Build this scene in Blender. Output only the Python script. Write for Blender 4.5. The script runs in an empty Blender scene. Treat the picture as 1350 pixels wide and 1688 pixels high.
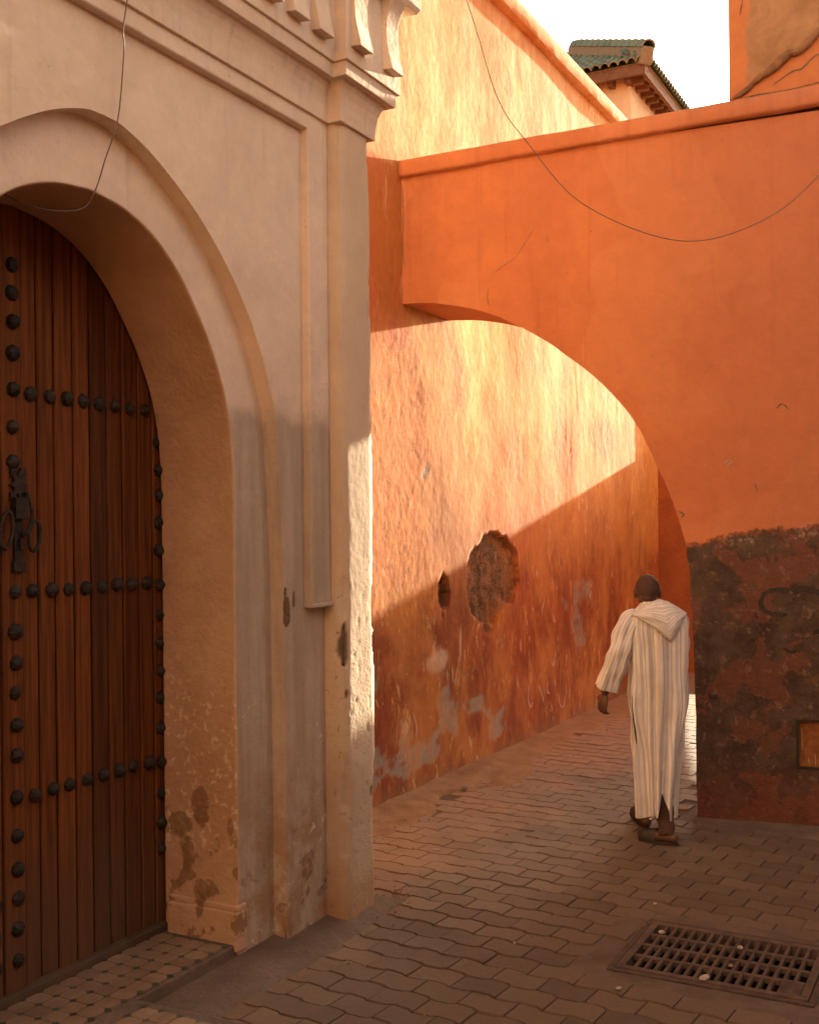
import bpy, bmesh, math, random
import numpy as np
from mathutils import Matrix, Vector
R = math.radians
PI = math.pi
random.seed(7)
scene = bpy.context.scene
COL = scene.collection

# ------------------------------------------------------------------ camera, sky, sun, exposure
# world axes: +X runs along the alley (away), +Y is towards the gate side, Z up.  The camera stands at the origin, 2 m up.
TH = math.atan(970 / 1825.0)
cam_d = bpy.data.cameras.new('camera')
cam = bpy.data.objects.new('camera', cam_d)
COL.objects.link(cam)
cam_d.sensor_fit = 'HORIZONTAL'
cam_d.sensor_width = 36
cam_d.lens = 36 * 1825 / 1350
cam_d.shift_y = 27.7 / 1350
cam_d.clip_start = 0.05
cam_d.clip_end = 2000
view_dir = Vector((math.cos(TH), math.sin(TH), 0))
right = Vector((math.sin(TH), -math.cos(TH), 0))
up = Vector((0, 0, 1))
roll = -0.01
r2 = right * math.cos(roll) + up * math.sin(roll)
u2 = -right * math.sin(roll) + up * math.cos(roll)
mw = Matrix((r2, u2, -view_dir)).transposed().to_4x4()
mw.translation = (0, 0, 2.0)
cam.matrix_world = mw
scene.camera = cam

SUN_DIR = Vector((1.0, -0.096, 0.221)).normalized()          # towards the sun: low, almost along the alley
world = bpy.data.worlds.new('World')
scene.world = world
world.use_nodes = True
wt = world.node_tree
bg = wt.nodes['Background']
sky = wt.nodes.new('ShaderNodeTexSky')
sky.sky_type = 'NISHITA'
sky.sun_disc = False
sky.sun_elevation = math.asin(SUN_DIR.z)
sky.sun_rotation = math.atan2(SUN_DIR.x, SUN_DIR.y)
sky.dust_density = 3.0
sky.air_density = 1.0
hs = wt.nodes.new('ShaderNodeHueSaturation')               # pale hazy evening sky instead of a deep blue one
hs.inputs['Saturation'].default_value = 0.30
wm = wt.nodes.new('ShaderNodeMix')
wm.data_type = 'RGBA'
wm.blend_type = 'MULTIPLY'
wm.inputs['Factor'].default_value = 1.0
wm.inputs['B'].default_value = (1.0, 0.855, 0.705, 1)
wt.links.new(sky.outputs[0], hs.inputs['Color'])
wt.links.new(hs.outputs[0], wm.inputs['A'])
wt.links.new(wm.outputs['Result'], bg.inputs['Color'])
bg.inputs['Strength'].default_value = 0.092

sun_l = bpy.data.lights.new('sun', 'SUN')
sun_l.energy = 3.85
sun_l.angle = R(0.7)
sun_l.color = (1.0, 0.87, 0.63)
sun = bpy.data.objects.new('sun', sun_l)
COL.objects.link(sun)
sun.rotation_euler = (-SUN_DIR).to_track_quat('-Z', 'Y').to_euler()
sun.location = SUN_DIR * 60

vs = scene.view_settings
vs.view_transform = 'Standard'
vs.look = 'None'
vs.gamma = 1.0
vs.use_curve_mapping = False
vs.exposure = 2.95
scene.cycles.max_bounces = 12
scene.cycles.diffuse_bounces = 6
scene.cycles.use_denoising = True

# ------------------------------------------------------------------ numeric noise
def _h(ix, iy, seed):
    n = (ix.astype(np.int64) * 374761393 + iy.astype(np.int64) * 668265263 + seed * 974634777) & 0x7fffffff
    n = ((n ^ (n >> 13)) * 1274126177) & 0x7fffffff
    n = n ^ (n >> 16)
    return (n & 0xffff) / 65535.0
def vnoise(x, y, seed=0):
    x = np.asarray(x, float); y = np.asarray(y, float)
    ix = np.floor(x); iy = np.floor(y)
    fx = x - ix; fy = y - iy
    fx = fx * fx * fx * (fx * (fx * 6 - 15) + 10); fy = fy * fy * fy * (fy * (fy * 6 - 15) + 10)
    a = _h(ix, iy, seed); b = _h(ix + 1, iy, seed); c = _h(ix, iy + 1, seed); d = _h(ix + 1, iy + 1, seed)
    return (a + (b - a) * fx) * (1 - fy) + (c + (d - c) * fx) * fy
def fbm(x, y, seed=0, octv=4, gain=0.5):
    s = 0; a = 1.0; t = 0
    for k in range(octv):
        s = s + a * vnoise(x * 2 ** k + 17.3 * k, y * 2 ** k - 9.1 * k, seed + k)
        t += a; a *= gain
    return s / t * 2 - 1
def sstep(a, b, x):
    t = np.clip((x - a) / (b - a), 0, 1)
    return t * t * (3 - 2 * t)
def in_poly(px, py, poly):
    ins = np.zeros(px.shape, bool)
    n = len(poly)
    for i in range(n):
        x0, y0 = poly[i]; x1, y1 = poly[(i + 1) % n]
        if y0 == y1: continue
        c = ((y0 > py) != (y1 > py)) & (px < (x1 - x0) * (py - y0) / (y1 - y0) + x0)
        ins ^= c
    return ins

# ------------------------------------------------------------------ materials
class Mat:
    def __init__(s, name, rough=0.9, spec=0.25):
        s.m = bpy.data.materials.new(name); s.m.use_nodes = True
        s.t = s.m.node_tree; s.b = s.t.nodes['Principled BSDF']
        s.b.inputs['Roughness'].default_value = rough
        s.b.inputs['Specular IOR Level'].default_value = spec
        s.pos = s.n('ShaderNodeNewGeometry').outputs['Position']
        s._bump = None
    def n(s, t): return s.t.nodes.new(t)
    def l(s, a, b): s.t.links.new(a, b)
    def setin(s, sock, v):
        if hasattr(v, 'is_linked'): s.l(v, sock)
        elif isinstance(v, (tuple, list)) and len(v) == 3 and sock.type == 'RGBA': sock.default_value = (*v, 1)
        else: sock.default_value = v
    def noise(s, scale, detail=4, rough=0.55, dist=0.0, off=(0, 0, 0), vec=None):
        mp = s.n('ShaderNodeMapping'); s.l(vec or s.pos, mp.inputs['Vector'])
        mp.inputs['Scale'].default_value = scale if isinstance(scale, tuple) else (scale,) * 3
        mp.inputs['Location'].default_value = off
        t = s.n('ShaderNodeTexNoise'); t.inputs['Scale'].default_value = 1
        t.inputs['Detail'].default_value = detail; t.inputs['Roughness'].default_value = rough
        t.inputs['Distortion'].default_value = dist
        s.l(mp.outputs[0], t.inputs['Vector'])
        return t.outputs['Fac']
    def voro(s, scale, off=(0, 0, 0), vec=None):
        mp = s.n('ShaderNodeMapping'); s.l(vec or s.pos, mp.inputs['Vector'])
        mp.inputs['Scale'].default_value = scale if isinstance(scale, tuple) else (scale,) * 3
        mp.inputs['Location'].default_value = off
        t = s.n('ShaderNodeTexVoronoi'); t.inputs['Scale'].default_value = 1
        s.l(mp.outputs[0], t.inputs['Vector'])
        return t.outputs['Distance']
    def rng(s, v, a, b, c=0.0, d=1.0, smooth=True):
        t = s.n('ShaderNodeMapRange'); t.interpolation_type = 'SMOOTHSTEP' if smooth else 'LINEAR'
        s.l(v, t.inputs['Value'])
        for k, x in zip(('From Min', 'From Max', 'To Min', 'To Max'), (a, b, c, d)): t.inputs[k].default_value = x
        return t.outputs['Result']
    def math(s, op, a, b=0.0, clamp=False):
        t = s.n('ShaderNodeMath'); t.operation = op; t.use_clamp = clamp
        s.setin(t.inputs[0], a); s.setin(t.inputs[1], b)
        return t.outputs[0]
    def mix(s, f, a, b, mode='MIX'):
        t = s.n('ShaderNodeMix'); t.data_type = 'RGBA'; t.blend_type = mode
        s.setin(t.inputs['Factor'], f); s.setin(t.inputs['A'], a); s.setin(t.inputs['B'], b)
        return t.outputs['Result']
    def xyz(s, vec=None):
        t = s.n('ShaderNodeSeparateXYZ'); s.l(vec or s.pos, t.inputs[0]); return t.outputs
    def attr(s, name):
        t = s.n('ShaderNodeAttribute'); t.attribute_name = name; return t.outputs['Fac']
    def rand(s):
        return s.n('ShaderNodeObjectInfo').outputs['Random']
    def island(s):
        return s.n('ShaderNodeNewGeometry').outputs['Random Per Island']
    def val(s, c, f, lo, hi):     # brighten / darken colour c by factor lo..hi along f
        t = s.n('ShaderNodeHueSaturation'); s.setin(t.inputs['Color'], c)
        s.l(s.rng(f, 0, 1, lo, hi, False), t.inputs['Value']); return t.outputs[0]
    def bump(s, h, dist=0.01, strength=1.0):
        t = s.n('ShaderNodeBump'); t.inputs['Strength'].default_value = strength
        t.inputs['Distance'].default_value = dist
        s.l(h, t.inputs['Height'])
        if s._bump: s.l(s._bump, t.inputs['Normal'])
        s._bump = t.outputs[0]
        s.l(s._bump, s.b.inputs['Normal'])
    def done(s, col):
        s.setin(s.b.inputs['Base Color'], col); return s.m

def plaster_gate():
    m = Mat('cream_plaster', 0.92, 0.15)
    x, y, z = m.xyz()
    big = m.noise(1.3, 4, 0.6); mid = m.noise(5.0, 5, 0.6); fine = m.noise(60, 3, 0.6); vert = m.noise((9, 9, 0.9), 4, 0.6)
    c = m.mix(m.rng(big, 0.3, 0.7), (0.70, 0.555, 0.435), (0.59, 0.455, 0.350))
    # lower two and a half metres: re-rendered, greyer
    edge = m.math('ADD', z, m.math('MULTIPLY', m.math('SUBTRACT', m.noise(2.2, 3), 0.5), 0.55))
    low = m.rng(edge, 2.58, 2.42)
    c = m.mix(m.math('MULTIPLY', low, 0.85), c, m.mix(m.rng(vert, 0.35, 0.65), (0.43, 0.335, 0.255), (0.32, 0.24, 0.18)))
    # ochre stain and dark damp near the ground
    damp = m.math('MULTIPLY', m.rng(edge, 1.35, 0.1), m.rng(mid, 0.42, 0.62))
    c = m.mix(m.math('MULTIPLY', damp, 0.75), c, (0.30, 0.155, 0.07))
    dk = m.math('MULTIPLY', m.rng(edge, 0.9, 0.0), m.rng(m.noise(7, 5, 0.65, 0.6, (4, 1, 2)), 0.56, 0.66))
    c = m.mix(m.math('MULTIPLY', dk, 0.8), c, (0.13, 0.08, 0.05))
    rain = m.math('MULTIPLY', m.rng(m.noise((13, 13, 0.5), 4, 0.62, 0.2, (1, 6, 2)), 0.54, 0.72), m.rng(m.noise(0.8, 3, 0.6), 0.4, 0.6))
    c = m.mix(m.math('MULTIPLY', rain, 0.30), c, (0.34, 0.235, 0.165))
    # white salt blooms
    salt = m.math('MULTIPLY', m.rng(m.noise(22, 3, 0.6, 0.8), 0.60, 0.66), m.math('MULTIPLY', m.rng(edge, 1.6, 0.9), m.rng(m.noise(3, 2, 0.5, 0, (7, 3, 1)), 0.48, 0.58)))
    c = m.mix(m.math('MULTIPLY', salt, 0.55), c, (0.72, 0.60, 0.48))
    specks = m.rng(m.noise(75, 2, 0.5), 0.70, 0.76)
    c = m.mix(m.math('MULTIPLY', specks, 0.5), c, (0.22, 0.15, 0.10))
    c = m.val(c, m.noise(14, 5, 0.7), 0.86, 1.13)
    m.bump(m.noise(4.0, 4, 0.5), 0.018)
    m.bump(m.noise(28, 5, 0.65), 0.004)
    m.bump(m.math('MULTIPLY', m.rng(edge, 1.9, 0.9), m.noise(55, 4, 0.7)), 0.006)
    return m.done(c)

def plaster_pilaster():
    m = Mat('pitted_cream_plaster', 0.92, 0.15)
    x, y, z = m.xyz()
    mid = m.noise(5.0, 5, 0.6)
    c = m.mix(m.rng(m.noise(1.3, 4, 0.6), 0.3, 0.7), (0.60, 0.46, 0.33), (0.52, 0.385, 0.27))
    edge = m.math('ADD', z, m.math('MULTIPLY', m.math('SUBTRACT', m.noise(2.2, 3), 0.5), 0.6))
    c = m.mix(m.math('MULTIPLY', m.rng(edge, 1.2, 0.6), 0.65), c, (0.34, 0.24, 0.175))
    c = m.mix(m.math('MULTIPLY', m.rng(edge, 0.35, 0.02), 0.7), c, (0.30, 0.16, 0.075))
    c = m.mix(m.math('MULTIPLY', m.attr('chip'), 0.95), c, m.mix(m.noise(70, 4), (0.10, 0.06, 0.04), (0.20, 0.13, 0.085)))
    specks = m.math('MULTIPLY', m.rng(m.noise((34, 34, 22), 3, 0.6, 0.5), 0.64, 0.70), m.rng(z, 2.25, 1.7))
    c = m.mix(m.math('MULTIPLY', specks, 0.8), c, (0.15, 0.10, 0.06))
    c = m.val(c, m.noise(14, 5, 0.7), 0.88, 1.12)
    m.bump(m.noise(24, 5, 0.65), 0.003)
    m.bump(m.math('MULTIPLY', m.rng(z, 1.9, 1.2), m.noise(60, 4, 0.7)), 0.005)
    return m.done(c)

def plaster_jamb():
    m = Mat('ochre_plaster', 0.9, 0.2)
    x, y, z = m.xyz()
    c = m.mix(m.rng(m.noise(2.0, 4, 0.6), 0.3, 0.7), (0.50, 0.315, 0.200), (0.42, 0.245, 0.145))
    edge = m.math('ADD', z, m.math('MULTIPLY', m.math('SUBTRACT', m.noise(4, 3), 0.5), 0.5))
    d = m.math('MULTIPLY', m.rng(edge, 1.0, 0.35), m.rng(m.noise(8, 4, 0.6, 0.5), 0.54, 0.60))
    c = m.mix(m.math('MULTIPLY', d, 0.75), c, (0.20, 0.105, 0.05))
    s = m.math('MULTIPLY', m.rng(m.noise(26, 3, 0.6, 0.6), 0.57, 0.62), m.math('MULTIPLY', m.rng(edge, 1.45, 1.15), m.rng(edge, 0.4, 0.6)))
    c = m.mix(m.math('MULTIPLY', s, 0.6), c, (0.66, 0.50, 0.36))
    wob = m.math('MULTIPLY', m.math('SUBTRACT', m.noise(15, 6, 0.72), 0.5), 3.2)
    for (cy, cz, ry, rz, k) in ((3.335, 0.70, 0.055, 0.095, 0.75), (3.455, 0.60, 0.07, 0.06, 0.7), (3.41, 0.47, 0.035, 0.10, 0.6), (3.33, 0.30, 0.05, 0.06, 0.55), (3.16, 0.62, 0.02, 0.05, 0.6)):
        d2 = m.math('ADD', m.math('POWER', m.math('MULTIPLY', m.math('SUBTRACT', y, cy), 1 / ry), 2.0), m.math('POWER', m.math('MULTIPLY', m.math('SUBTRACT', z, cz), 1 / rz), 2.0))
        c = m.mix(m.math('MULTIPLY', m.rng(m.math('ADD', d2, wob), 1.0, 0.75), k), c, (0.185, 0.095, 0.045))
    c = m.val(c, m.noise(14, 5, 0.7), 0.85, 1.13)
    m.bump(m.noise(5, 4, 0.5), 0.015)
    m.bump(m.noise(40, 4, 0.6), 0.004)
    return m.done(c)

def alley_paint():
    m = Mat('weathered_orange_paint', 0.93, 0.12)
    x, y, z = m.xyz()
    n1 = m.noise((1.1, 1.1, 0.55), 5, 0.62); n2 = m.noise((4.5, 4.5, 2.2), 5, 0.68, 0.8); n3 = m.noise((16, 16, 6), 4, 0.65)
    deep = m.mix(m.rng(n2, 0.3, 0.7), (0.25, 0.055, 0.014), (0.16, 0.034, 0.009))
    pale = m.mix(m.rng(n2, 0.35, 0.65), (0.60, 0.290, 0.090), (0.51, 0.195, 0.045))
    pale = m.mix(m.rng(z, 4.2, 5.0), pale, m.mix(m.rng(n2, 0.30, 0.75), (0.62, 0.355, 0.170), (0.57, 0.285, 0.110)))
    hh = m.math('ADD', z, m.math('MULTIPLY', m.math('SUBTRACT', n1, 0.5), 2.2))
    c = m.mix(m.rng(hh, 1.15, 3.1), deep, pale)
    # rusty flaked areas
    fl = m.attr('flake')
    c = m.mix(m.math('MULTIPLY', fl, m.rng(n3, 0.22, 0.52)), c, m.mix(m.noise(40, 4), (0.34, 0.090, 0.016), (0.54, 0.19, 0.042)))
    st = m.math('MULTIPLY', m.rng(m.noise((7, 7, 0.7), 5, 0.7, 0.4, (3, 0, 9)), 0.56, 0.70), 0.35)
    c = m.mix(st, c, (0.55, 0.20, 0.05))
    # deeper orange beside the archway: its cast shade put into the colour
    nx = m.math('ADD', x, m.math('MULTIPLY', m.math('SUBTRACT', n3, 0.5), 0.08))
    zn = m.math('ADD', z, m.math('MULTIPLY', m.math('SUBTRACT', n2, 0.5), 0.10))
    shade_tint = m.math('MULTIPLY', m.rng(nx, 7.32, 7.24), m.math('MULTIPLY', m.rng(zn, 3.30, 3.36), m.rng(zn, 4.70, 4.62)))
    c = m.mix(m.math('MULTIPLY', shade_tint, 0.9), c, (0.50, 0.130, 0.042))
    # grey undercoat where the paint has gone
    c = m.mix(m.math('MULTIPLY', m.attr('peel'), 0.95), c, m.mix(m.noise(30, 4), (0.17, 0.125, 0.10), (0.28, 0.215, 0.17)))
    c = m.mix(m.attr('stone'), c, m.mix(m.rng(m.noise(48, 5, 0.75), 0.3, 0.7), (0.07, 0.032, 0.016), (0.24, 0.13, 0.07)))
    c = m.mix(m.attr('pale'), c, (0.62, 0.42, 0.30))
    # grime and earth splash at the foot
    ed = m.math('ADD', z, m.math('MULTIPLY', m.math('SUBTRACT', n3, 0.5), 0.25))
    c = m.mix(m.math('MULTIPLY', m.rng(ed, 0.22, 0.0), 0.8), c, (0.17, 0.075, 0.035))
    sp = m.math('MULTIPLY', m.rng(m.noise((70, 70, 45), 2, 0.5), 0.68, 0.74), 0.6)
    c = m.mix(sp, c, (0.16, 0.06, 0.02))
    # short dark tears in the skin of the plaster, thickest in the flaking areas
    tear = m.rng(m.noise((30, 30, 9), 5, 0.7, 1.2, (2, 2, 2)), 0.565, 0.625)
    tear = m.math('MULTIPLY', tear, m.math('ADD', 0.26, m.math('MULTIPLY', fl, 0.74)), True)
    c = m.mix(tear, c, (0.12, 0.040, 0.012))
    lift = m.math('MULTIPLY', m.rng(m.noise((17, 17, 6), 6, 0.75, 1.0, (5, 9, 2)), 0.54, 0.60), m.math('ADD', 0.12, m.math('MULTIPLY', fl, 0.85)), True)
    c = m.mix(lift, c, (0.27, 0.072, 0.015))
    blot = m.rng(m.noise((1.7, 1.7, 1.0), 5, 0.65, 0.3, (8, 1, 4)), 0.44, 0.62)
    c = m.mix(m.math('MULTIPLY', blot, 0.58), c, (0.42, 0.150, 0.032))
    blot2 = m.rng(m.noise((5.5, 5.5, 2.6), 6, 0.72, 0.5, (1, 7, 2)), 0.52, 0.68)
    c = m.mix(m.math('MULTIPLY', blot2, 0.60), c, (0.36, 0.115, 0.025))
    scar = m.rng(m.noise((9, 9, 3.0), 5, 0.7, 1.2, (6, 3, 3)), 0.60, 0.64)
    c = m.mix(m.math('MULTIPLY', scar, 0.35), c, (0.70, 0.42, 0.20))
    c = m.val(c, m.noise((0.8, 0.8, 0.7), 4, 0.6, 0, (5, 5, 1)), 0.72, 1.25)
    c = m.val(c, m.noise((22, 22, 10), 5, 0.7), 0.80, 1.18)
    m.bump(m.noise((26, 26, 18), 5, 0.7), 0.0035)
    m.bump(m.noise((110, 110, 90), 3, 0.7), 0.0012)
    m.bump(m.math('MULTIPLY', m.attr('stone'), m.noise(45, 5, 0.75)), 0.03)
    return m.done(c)

def bridge_paint():
    m = Mat('orange_limewash', 0.88, 0.2)
    tc = m.n('ShaderNodeTexCoord').outputs['Object']
    x, y, z = m.xyz(tc)
    n1 = m.noise(1.2, 5, 0.6, vec=tc); n2 = m.noise((7, 7, 2.0), 5, 0.65, vec=tc); n3 = m.noise(26, 4, 0.65, vec=tc)
    c = m.mix(m.rng(n1, 0.3, 0.7), (0.56, 0.180, 0.060), (0.46, 0.140, 0.050))
    c = m.mix(m.math('MULTIPLY', m.rng(n2, 0.5, 0.75), 0.45), c, (0.44, 0.125, 0.042))
    rep_ = m.rng(m.noise((0.9, 0.9, 0.7), 3, 0.5, 1.0, (3, 2, 6), vec=tc), 0.53, 0.56)
    c = m.mix(m.math('MULTIPLY', rep_, 0.34), c, (0.62, 0.235, 0.090))
    drip_ = m.rng(m.noise((11, 11, 0.45), 4, 0.62, 0.2, (9, 2, 1), vec=tc), 0.56, 0.68)
    c = m.mix(m.math('MULTIPLY', drip_, 0.40), c, (0.40, 0.11, 0.035))
    # darker and pinker to the right: light fall-off put into the colour
    c = m.mix(m.rng(x, 0.9, 3.0, 0, 0.75), c, (0.42, 0.148, 0.074))
    # worn lower zone: paint gone, dark render, with patches of old pink paint
    e = m.math('ADD', z, m.math('MULTIPLY', m.math('SUBTRACT', m.noise((2.6, 2.6, 2.6), 8, 0.78, vec=tc), 0.5), 0.42))
    e = m.math('SUBTRACT', e, m.math('MULTIPLY', x, 0.10))
    low = m.rng(e, 1.715, 1.665)
    dark = m.mix(m.rng(m.noise(5, 6, 0.7, vec=tc), 0.35, 0.65), (0.072, 0.043, 0.029), (0.128, 0.082, 0.055))
    old = m.math('MULTIPLY', m.rng(m.noise(3.0, 5, 0.6, 0.4, (2, 5, 0.5), vec=tc), 0.515, 0.55), 0.82)
    dark = m.mix(old, dark, m.mix(m.noise(18, 5, 0.7, vec=tc), (0.140, 0.052, 0.032), (0.235, 0.095, 0.062)))
    dark = m.mix(m.math('MULTIPLY', m.rng(m.noise(13, 6, 0.7, 0.3, (1, 2, 8), vec=tc), 0.57, 0.61), 0.6), dark, (0.25, 0.150, 0.105))
    dark = m.mix(m.math('MULTIPLY', m.rng(z, 0.5, 0.1), 0.45), dark, (0.20, 0.055, 0.028))
    c = m.mix(low, c, dark)
    rim = m.math('MULTIPLY', m.math('MULTIPLY', m.rng(e, 1.60, 1.66), m.rng(e, 1.75, 1.70)), m.rng(m.noise(38, 4, 0.7, vec=tc), 0.45, 0.6))
    rim = m.math('MULTIPLY', rim, m.rng(m.noise(2.4, 3, 0.6, 0, (4, 4, 4), vec=tc), 0.45, 0.60))
    c = m.mix(m.math('MULTIPLY', rim, 0.65), c, (0.50, 0.33, 0.25))
    # streaks under the coping
    top = m.math('MULTIPLY', m.rng(z, 4.25, 4.65), m.rng(m.noise((16, 16, 0.6), 4, 0.6, vec=tc), 0.5, 0.7))
    c = m.mix(m.math('MULTIPLY', top, 0.30), c, (0.36, 0.11, 0.04))
    sp = m.rng(m.noise(36, 2, 0.4, vec=tc), 0.745, 0.78)
    c = m.mix(m.math('MULTIPLY', sp, 0.7), c, (0.20, 0.07, 0.03))
    c = m.val(c, m.noise(3.2, 5, 0.7, 0.4, vec=tc), 0.86, 1.12)
    c = m.val(c, m.noise(11, 5, 0.7, vec=tc), 0.88, 1.11)
    m.bump(m.noise(2.0, 4, 0.5, vec=tc), 0.03)
    m.bump(n3, 0.004)
    m.bump(m.math('MULTIPLY', low, m.noise(16, 6, 0.75, vec=tc)), 0.035)
    return m.done(c)

def simple(name, c1, c2, scale=6.0, rough=0.9, spec=0.2, bump=0.004, bscale=40, rnd=0.0, detail=5, metal=0.0):
    m = Mat(name, rough, spec)
    c = m.mix(m.rng(m.noise(scale, detail, 0.65), 0.3, 0.7), c1, c2)
    if rnd: c = m.val(c, m.rand(), 1 - rnd, 1 + rnd)
    if bump: m.bump(m.noise(bscale, 5, 0.65), bump)
    m.b.inputs['Metallic'].default_value = metal
    return m.done(c)

def paver_mat(joined):
    m = Mat('paver_concrete_joined' if joined else 'paver_concrete', 0.86, 0.25)
    x, y, z = m.xyz()
    r = m.island() if joined else m.rand()
    c = m.mix(r, (0.150, 0.100, 0.068), (0.102, 0.067, 0.045))
    c = m.mix(m.math('MULTIPLY', m.rng(m.noise(1.1, 4, 0.6), 0.42, 0.62), 0.5), c, (0.150, 0.096, 0.066))
    # earth trodden along the painted wall; its orange is bounced light in the colour
    d = m.math('ADD', y, m.math('MULTIPLY', m.math('SUBTRACT', m.noise(1.6, 5, 0.65), 0.5), 1.6))
    c = m.mix(m.math('MULTIPLY', m.rng(d, 2.5, 3.6), 0.75), c, (0.27, 0.135, 0.070))
    stain = m.rng(m.noise(2.6, 5, 0.7, 0.5, (5, 1, 0)), 0.58, 0.70)
    c = m.mix(m.math('MULTIPLY', stain, 0.45), c, (0.095, 0.055, 0.035))
    c = m.val(c, m.noise(45, 5, 0.75), 0.75, 1.22)
    m.bump(m.noise(9, 4, 0.6), 0.006)
    m.bump(m.noise(90, 4, 0.7), 0.0025)
    return m.done(c)

def wood_mat():
    m = Mat('old_cedar', 0.74, 0.16)
    x, y, z = m.xyz()
    r = m.rand()
    off = m.n('ShaderNodeCombineXYZ'); m.l(m.math('MULTIPLY', r, 37.0), off.inputs[0]); m.l(m.math('MULTIPLY', r, 11.0), off.inputs[2])
    va = m.n('ShaderNodeVectorMath'); va.operation = 'ADD'; m.l(m.pos, va.inputs[0]); m.l(off.outputs[0], va.inputs[1])
    v = va.outputs[0]
    g = m.noise((42, 42, 1.6), 5, 0.65, 0.5, vec=v); g2 = m.noise((110, 110, 5), 4, 0.7, vec=v)
    c = m.mix(m.rng(g, 0.3, 0.7), (0.165, 0.050, 0.011), (0.070, 0.020, 0.005))
    c = m.mix(m.math('MULTIPLY', m.rng(g2, 0.54, 0.70), 0.6), c, (0.075, 0.026, 0.010))
    c = m.val(c, r, 0.60, 1.35)
    low = m.rng(m.math('ADD', z, m.math('MULTIPLY', m.math('SUBTRACT', m.noise(5, 4), 0.5), 0.5)), 0.95, 0.15)
    c = m.mix(m.math('MULTIPLY', low, 0.65), c, (0.105, 0.058, 0.032))
    dk = m.rng(m.noise((14, 14, 2.2), 5, 0.7, 0.3, vec=v), 0.63, 0.72)
    c = m.mix(m.math('MULTIPLY', dk, 0.7), c, (0.04, 0.018, 0.010))
    m.bump(g2, 0.004); m.bump(g, 0.004)
    return m.done(c)

def robe_mat():
    m = Mat('striped_cotton', 0.9, 0.15)
    uv = m.n('ShaderNodeUVMap'); uv.uv_map = 'UVMap'
    u, v, _ = m.xyz(uv.outputs[0])
    w = m.math('ADD', u, m.math('MULTIPLY', m.noise(3, 2, 0.5), 0.010))
    def stripes(per, lo, hi, ph=0.0):
        f = m.math('FRACT', m.math('ADD', m.math('MULTIPLY', w, 1.0 / per), ph))
        return m.math('MULTIPLY', m.rng(f, lo, lo + 0.10), m.rng(f, hi, hi - 0.10))
    c = m.mix(m.rng(m.noise(9, 3), 0.3, 0.7), (0.70, 0.635, 0.585), (0.61, 0.545, 0.50))
    c = m.mix(m.math('MULTIPLY', stripes(0.047, 0.08, 0.55), 0.46), c, (0.30, 0.285, 0.30))
    c = m.mix(m.math('MULTIPLY', stripes(0.047, 0.64, 0.88), 0.55), c, (0.20, 0.19, 0.215))
    c = m.mix(m.math('MULTIPLY', stripes(0.0188, 0.0, 0.30, 0.3), 0.35), c, (0.68, 0.58, 0.50))
    m.bump(m.noise((320, 320, 60), 3, 0.6), 0.0015)
    m.bump(m.noise((16, 16, 7), 4, 0.6), 0.012)
    return m.done(c)

M_GATE = plaster_gate(); M_PIL = plaster_pilaster(); M_JAMB = plaster_jamb()
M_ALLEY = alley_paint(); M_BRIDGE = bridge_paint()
M_PAVER = paver_mat(False); M_PAVERJ = paver_mat(True)
M_WOOD = wood_mat(); M_ROBE = robe_mat()
M_IRON = simple('blackened_iron', (0.012, 0.009, 0.007), (0.045, 0.027, 0.018), 26, 0.6, 0.5, 0.007, 70, 0.25, metal=0.4)
M_RUST = simple('rusty_sheet', (0.30, 0.11, 0.03), (0.17, 0.06, 0.02), 22, 0.8, 0.3, 0.004, 50)
M_GRATE = simple('rusted_cast_iron', (0.062, 0.040, 0.030), (0.115, 0.072, 0.050), 14, 0.8, 0.3, 0.004, 60, 0.15)
M_PIT = simple('drain_mud', (0.012, 0.008, 0.006), (0.03, 0.02, 0.014), 9)
M_EARTH = simple('joint_earth', (0.085, 0.053, 0.035), (0.12, 0.074, 0.048), 5, 0.95, 0.1, 0.008, 60)
M_GROUND = simple('earth', (0.24, 0.15, 0.095), (0.18, 0.11, 0.07), 1.2, 0.95, 0.1, 0.02, 12)
M_DUST = simple('bounce_tinted_dust', (0.27, 0.140, 0.076), (0.20, 0.100, 0.054), 7, 0.97, 0.05, 0.010, 60)  # dust whose orange is the wall's bounced light put into the colour
M_CEMENT = simple('cement_fillet', (0.165, 0.115, 0.085), (0.11, 0.074, 0.054), 4, 0.95, 0.1, 0.012, 30)
M_TILE = simple('terracotta_tile', (0.26, 0.165, 0.105), (0.19, 0.115, 0.070), 9, 0.55, 0.4, 0.002, 50, 0.14)
M_INSET = simple('dark_green_inset', (0.045, 0.045, 0.030), (0.075, 0.07, 0.045), 30, 0.5, 0.4, 0.0, 40, 0.2)
M_GREEN = simple('green_glazed_tile', (0.055, 0.105, 0.070), (0.10, 0.14, 0.085), 25, 0.42, 0.5, 0.003, 60, 0.25)
M_CLAYEND = simple('clay_tile_end', (0.33, 0.20, 0.115), (0.23, 0.15, 0.085), 30, 0.85, 0.2, 0.003, 60, 0.2)
M_TIMBER = simple('eave_timber', (0.20, 0.085, 0.040), (0.13, 0.052, 0.025), 12, 0.8, 0.2, 0.004, 60, 0.2)
M_PEACH = simple('peach_render', (0.66, 0.42, 0.24), (0.58, 0.35, 0.19), 2, 0.9, 0.2, 0.006, 20)
M_FARWALL = simple('far_orange_render', (0.30, 0.095, 0.030), (0.23, 0.070, 0.022), 2.5, 0.9, 0.2, 0.02, 9)
M_OPP = simple('sunlit_ochre_render', (0.38, 0.215, 0.10), (0.33, 0.18, 0.08), 0.8, 0.9, 0.2, 0.02, 6)
M_MORTAR = simple('brown_mortar', (0.30, 0.150, 0.070), (0.17, 0.085, 0.045), 12, 0.95, 0.1, 0.012, 40)
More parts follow.
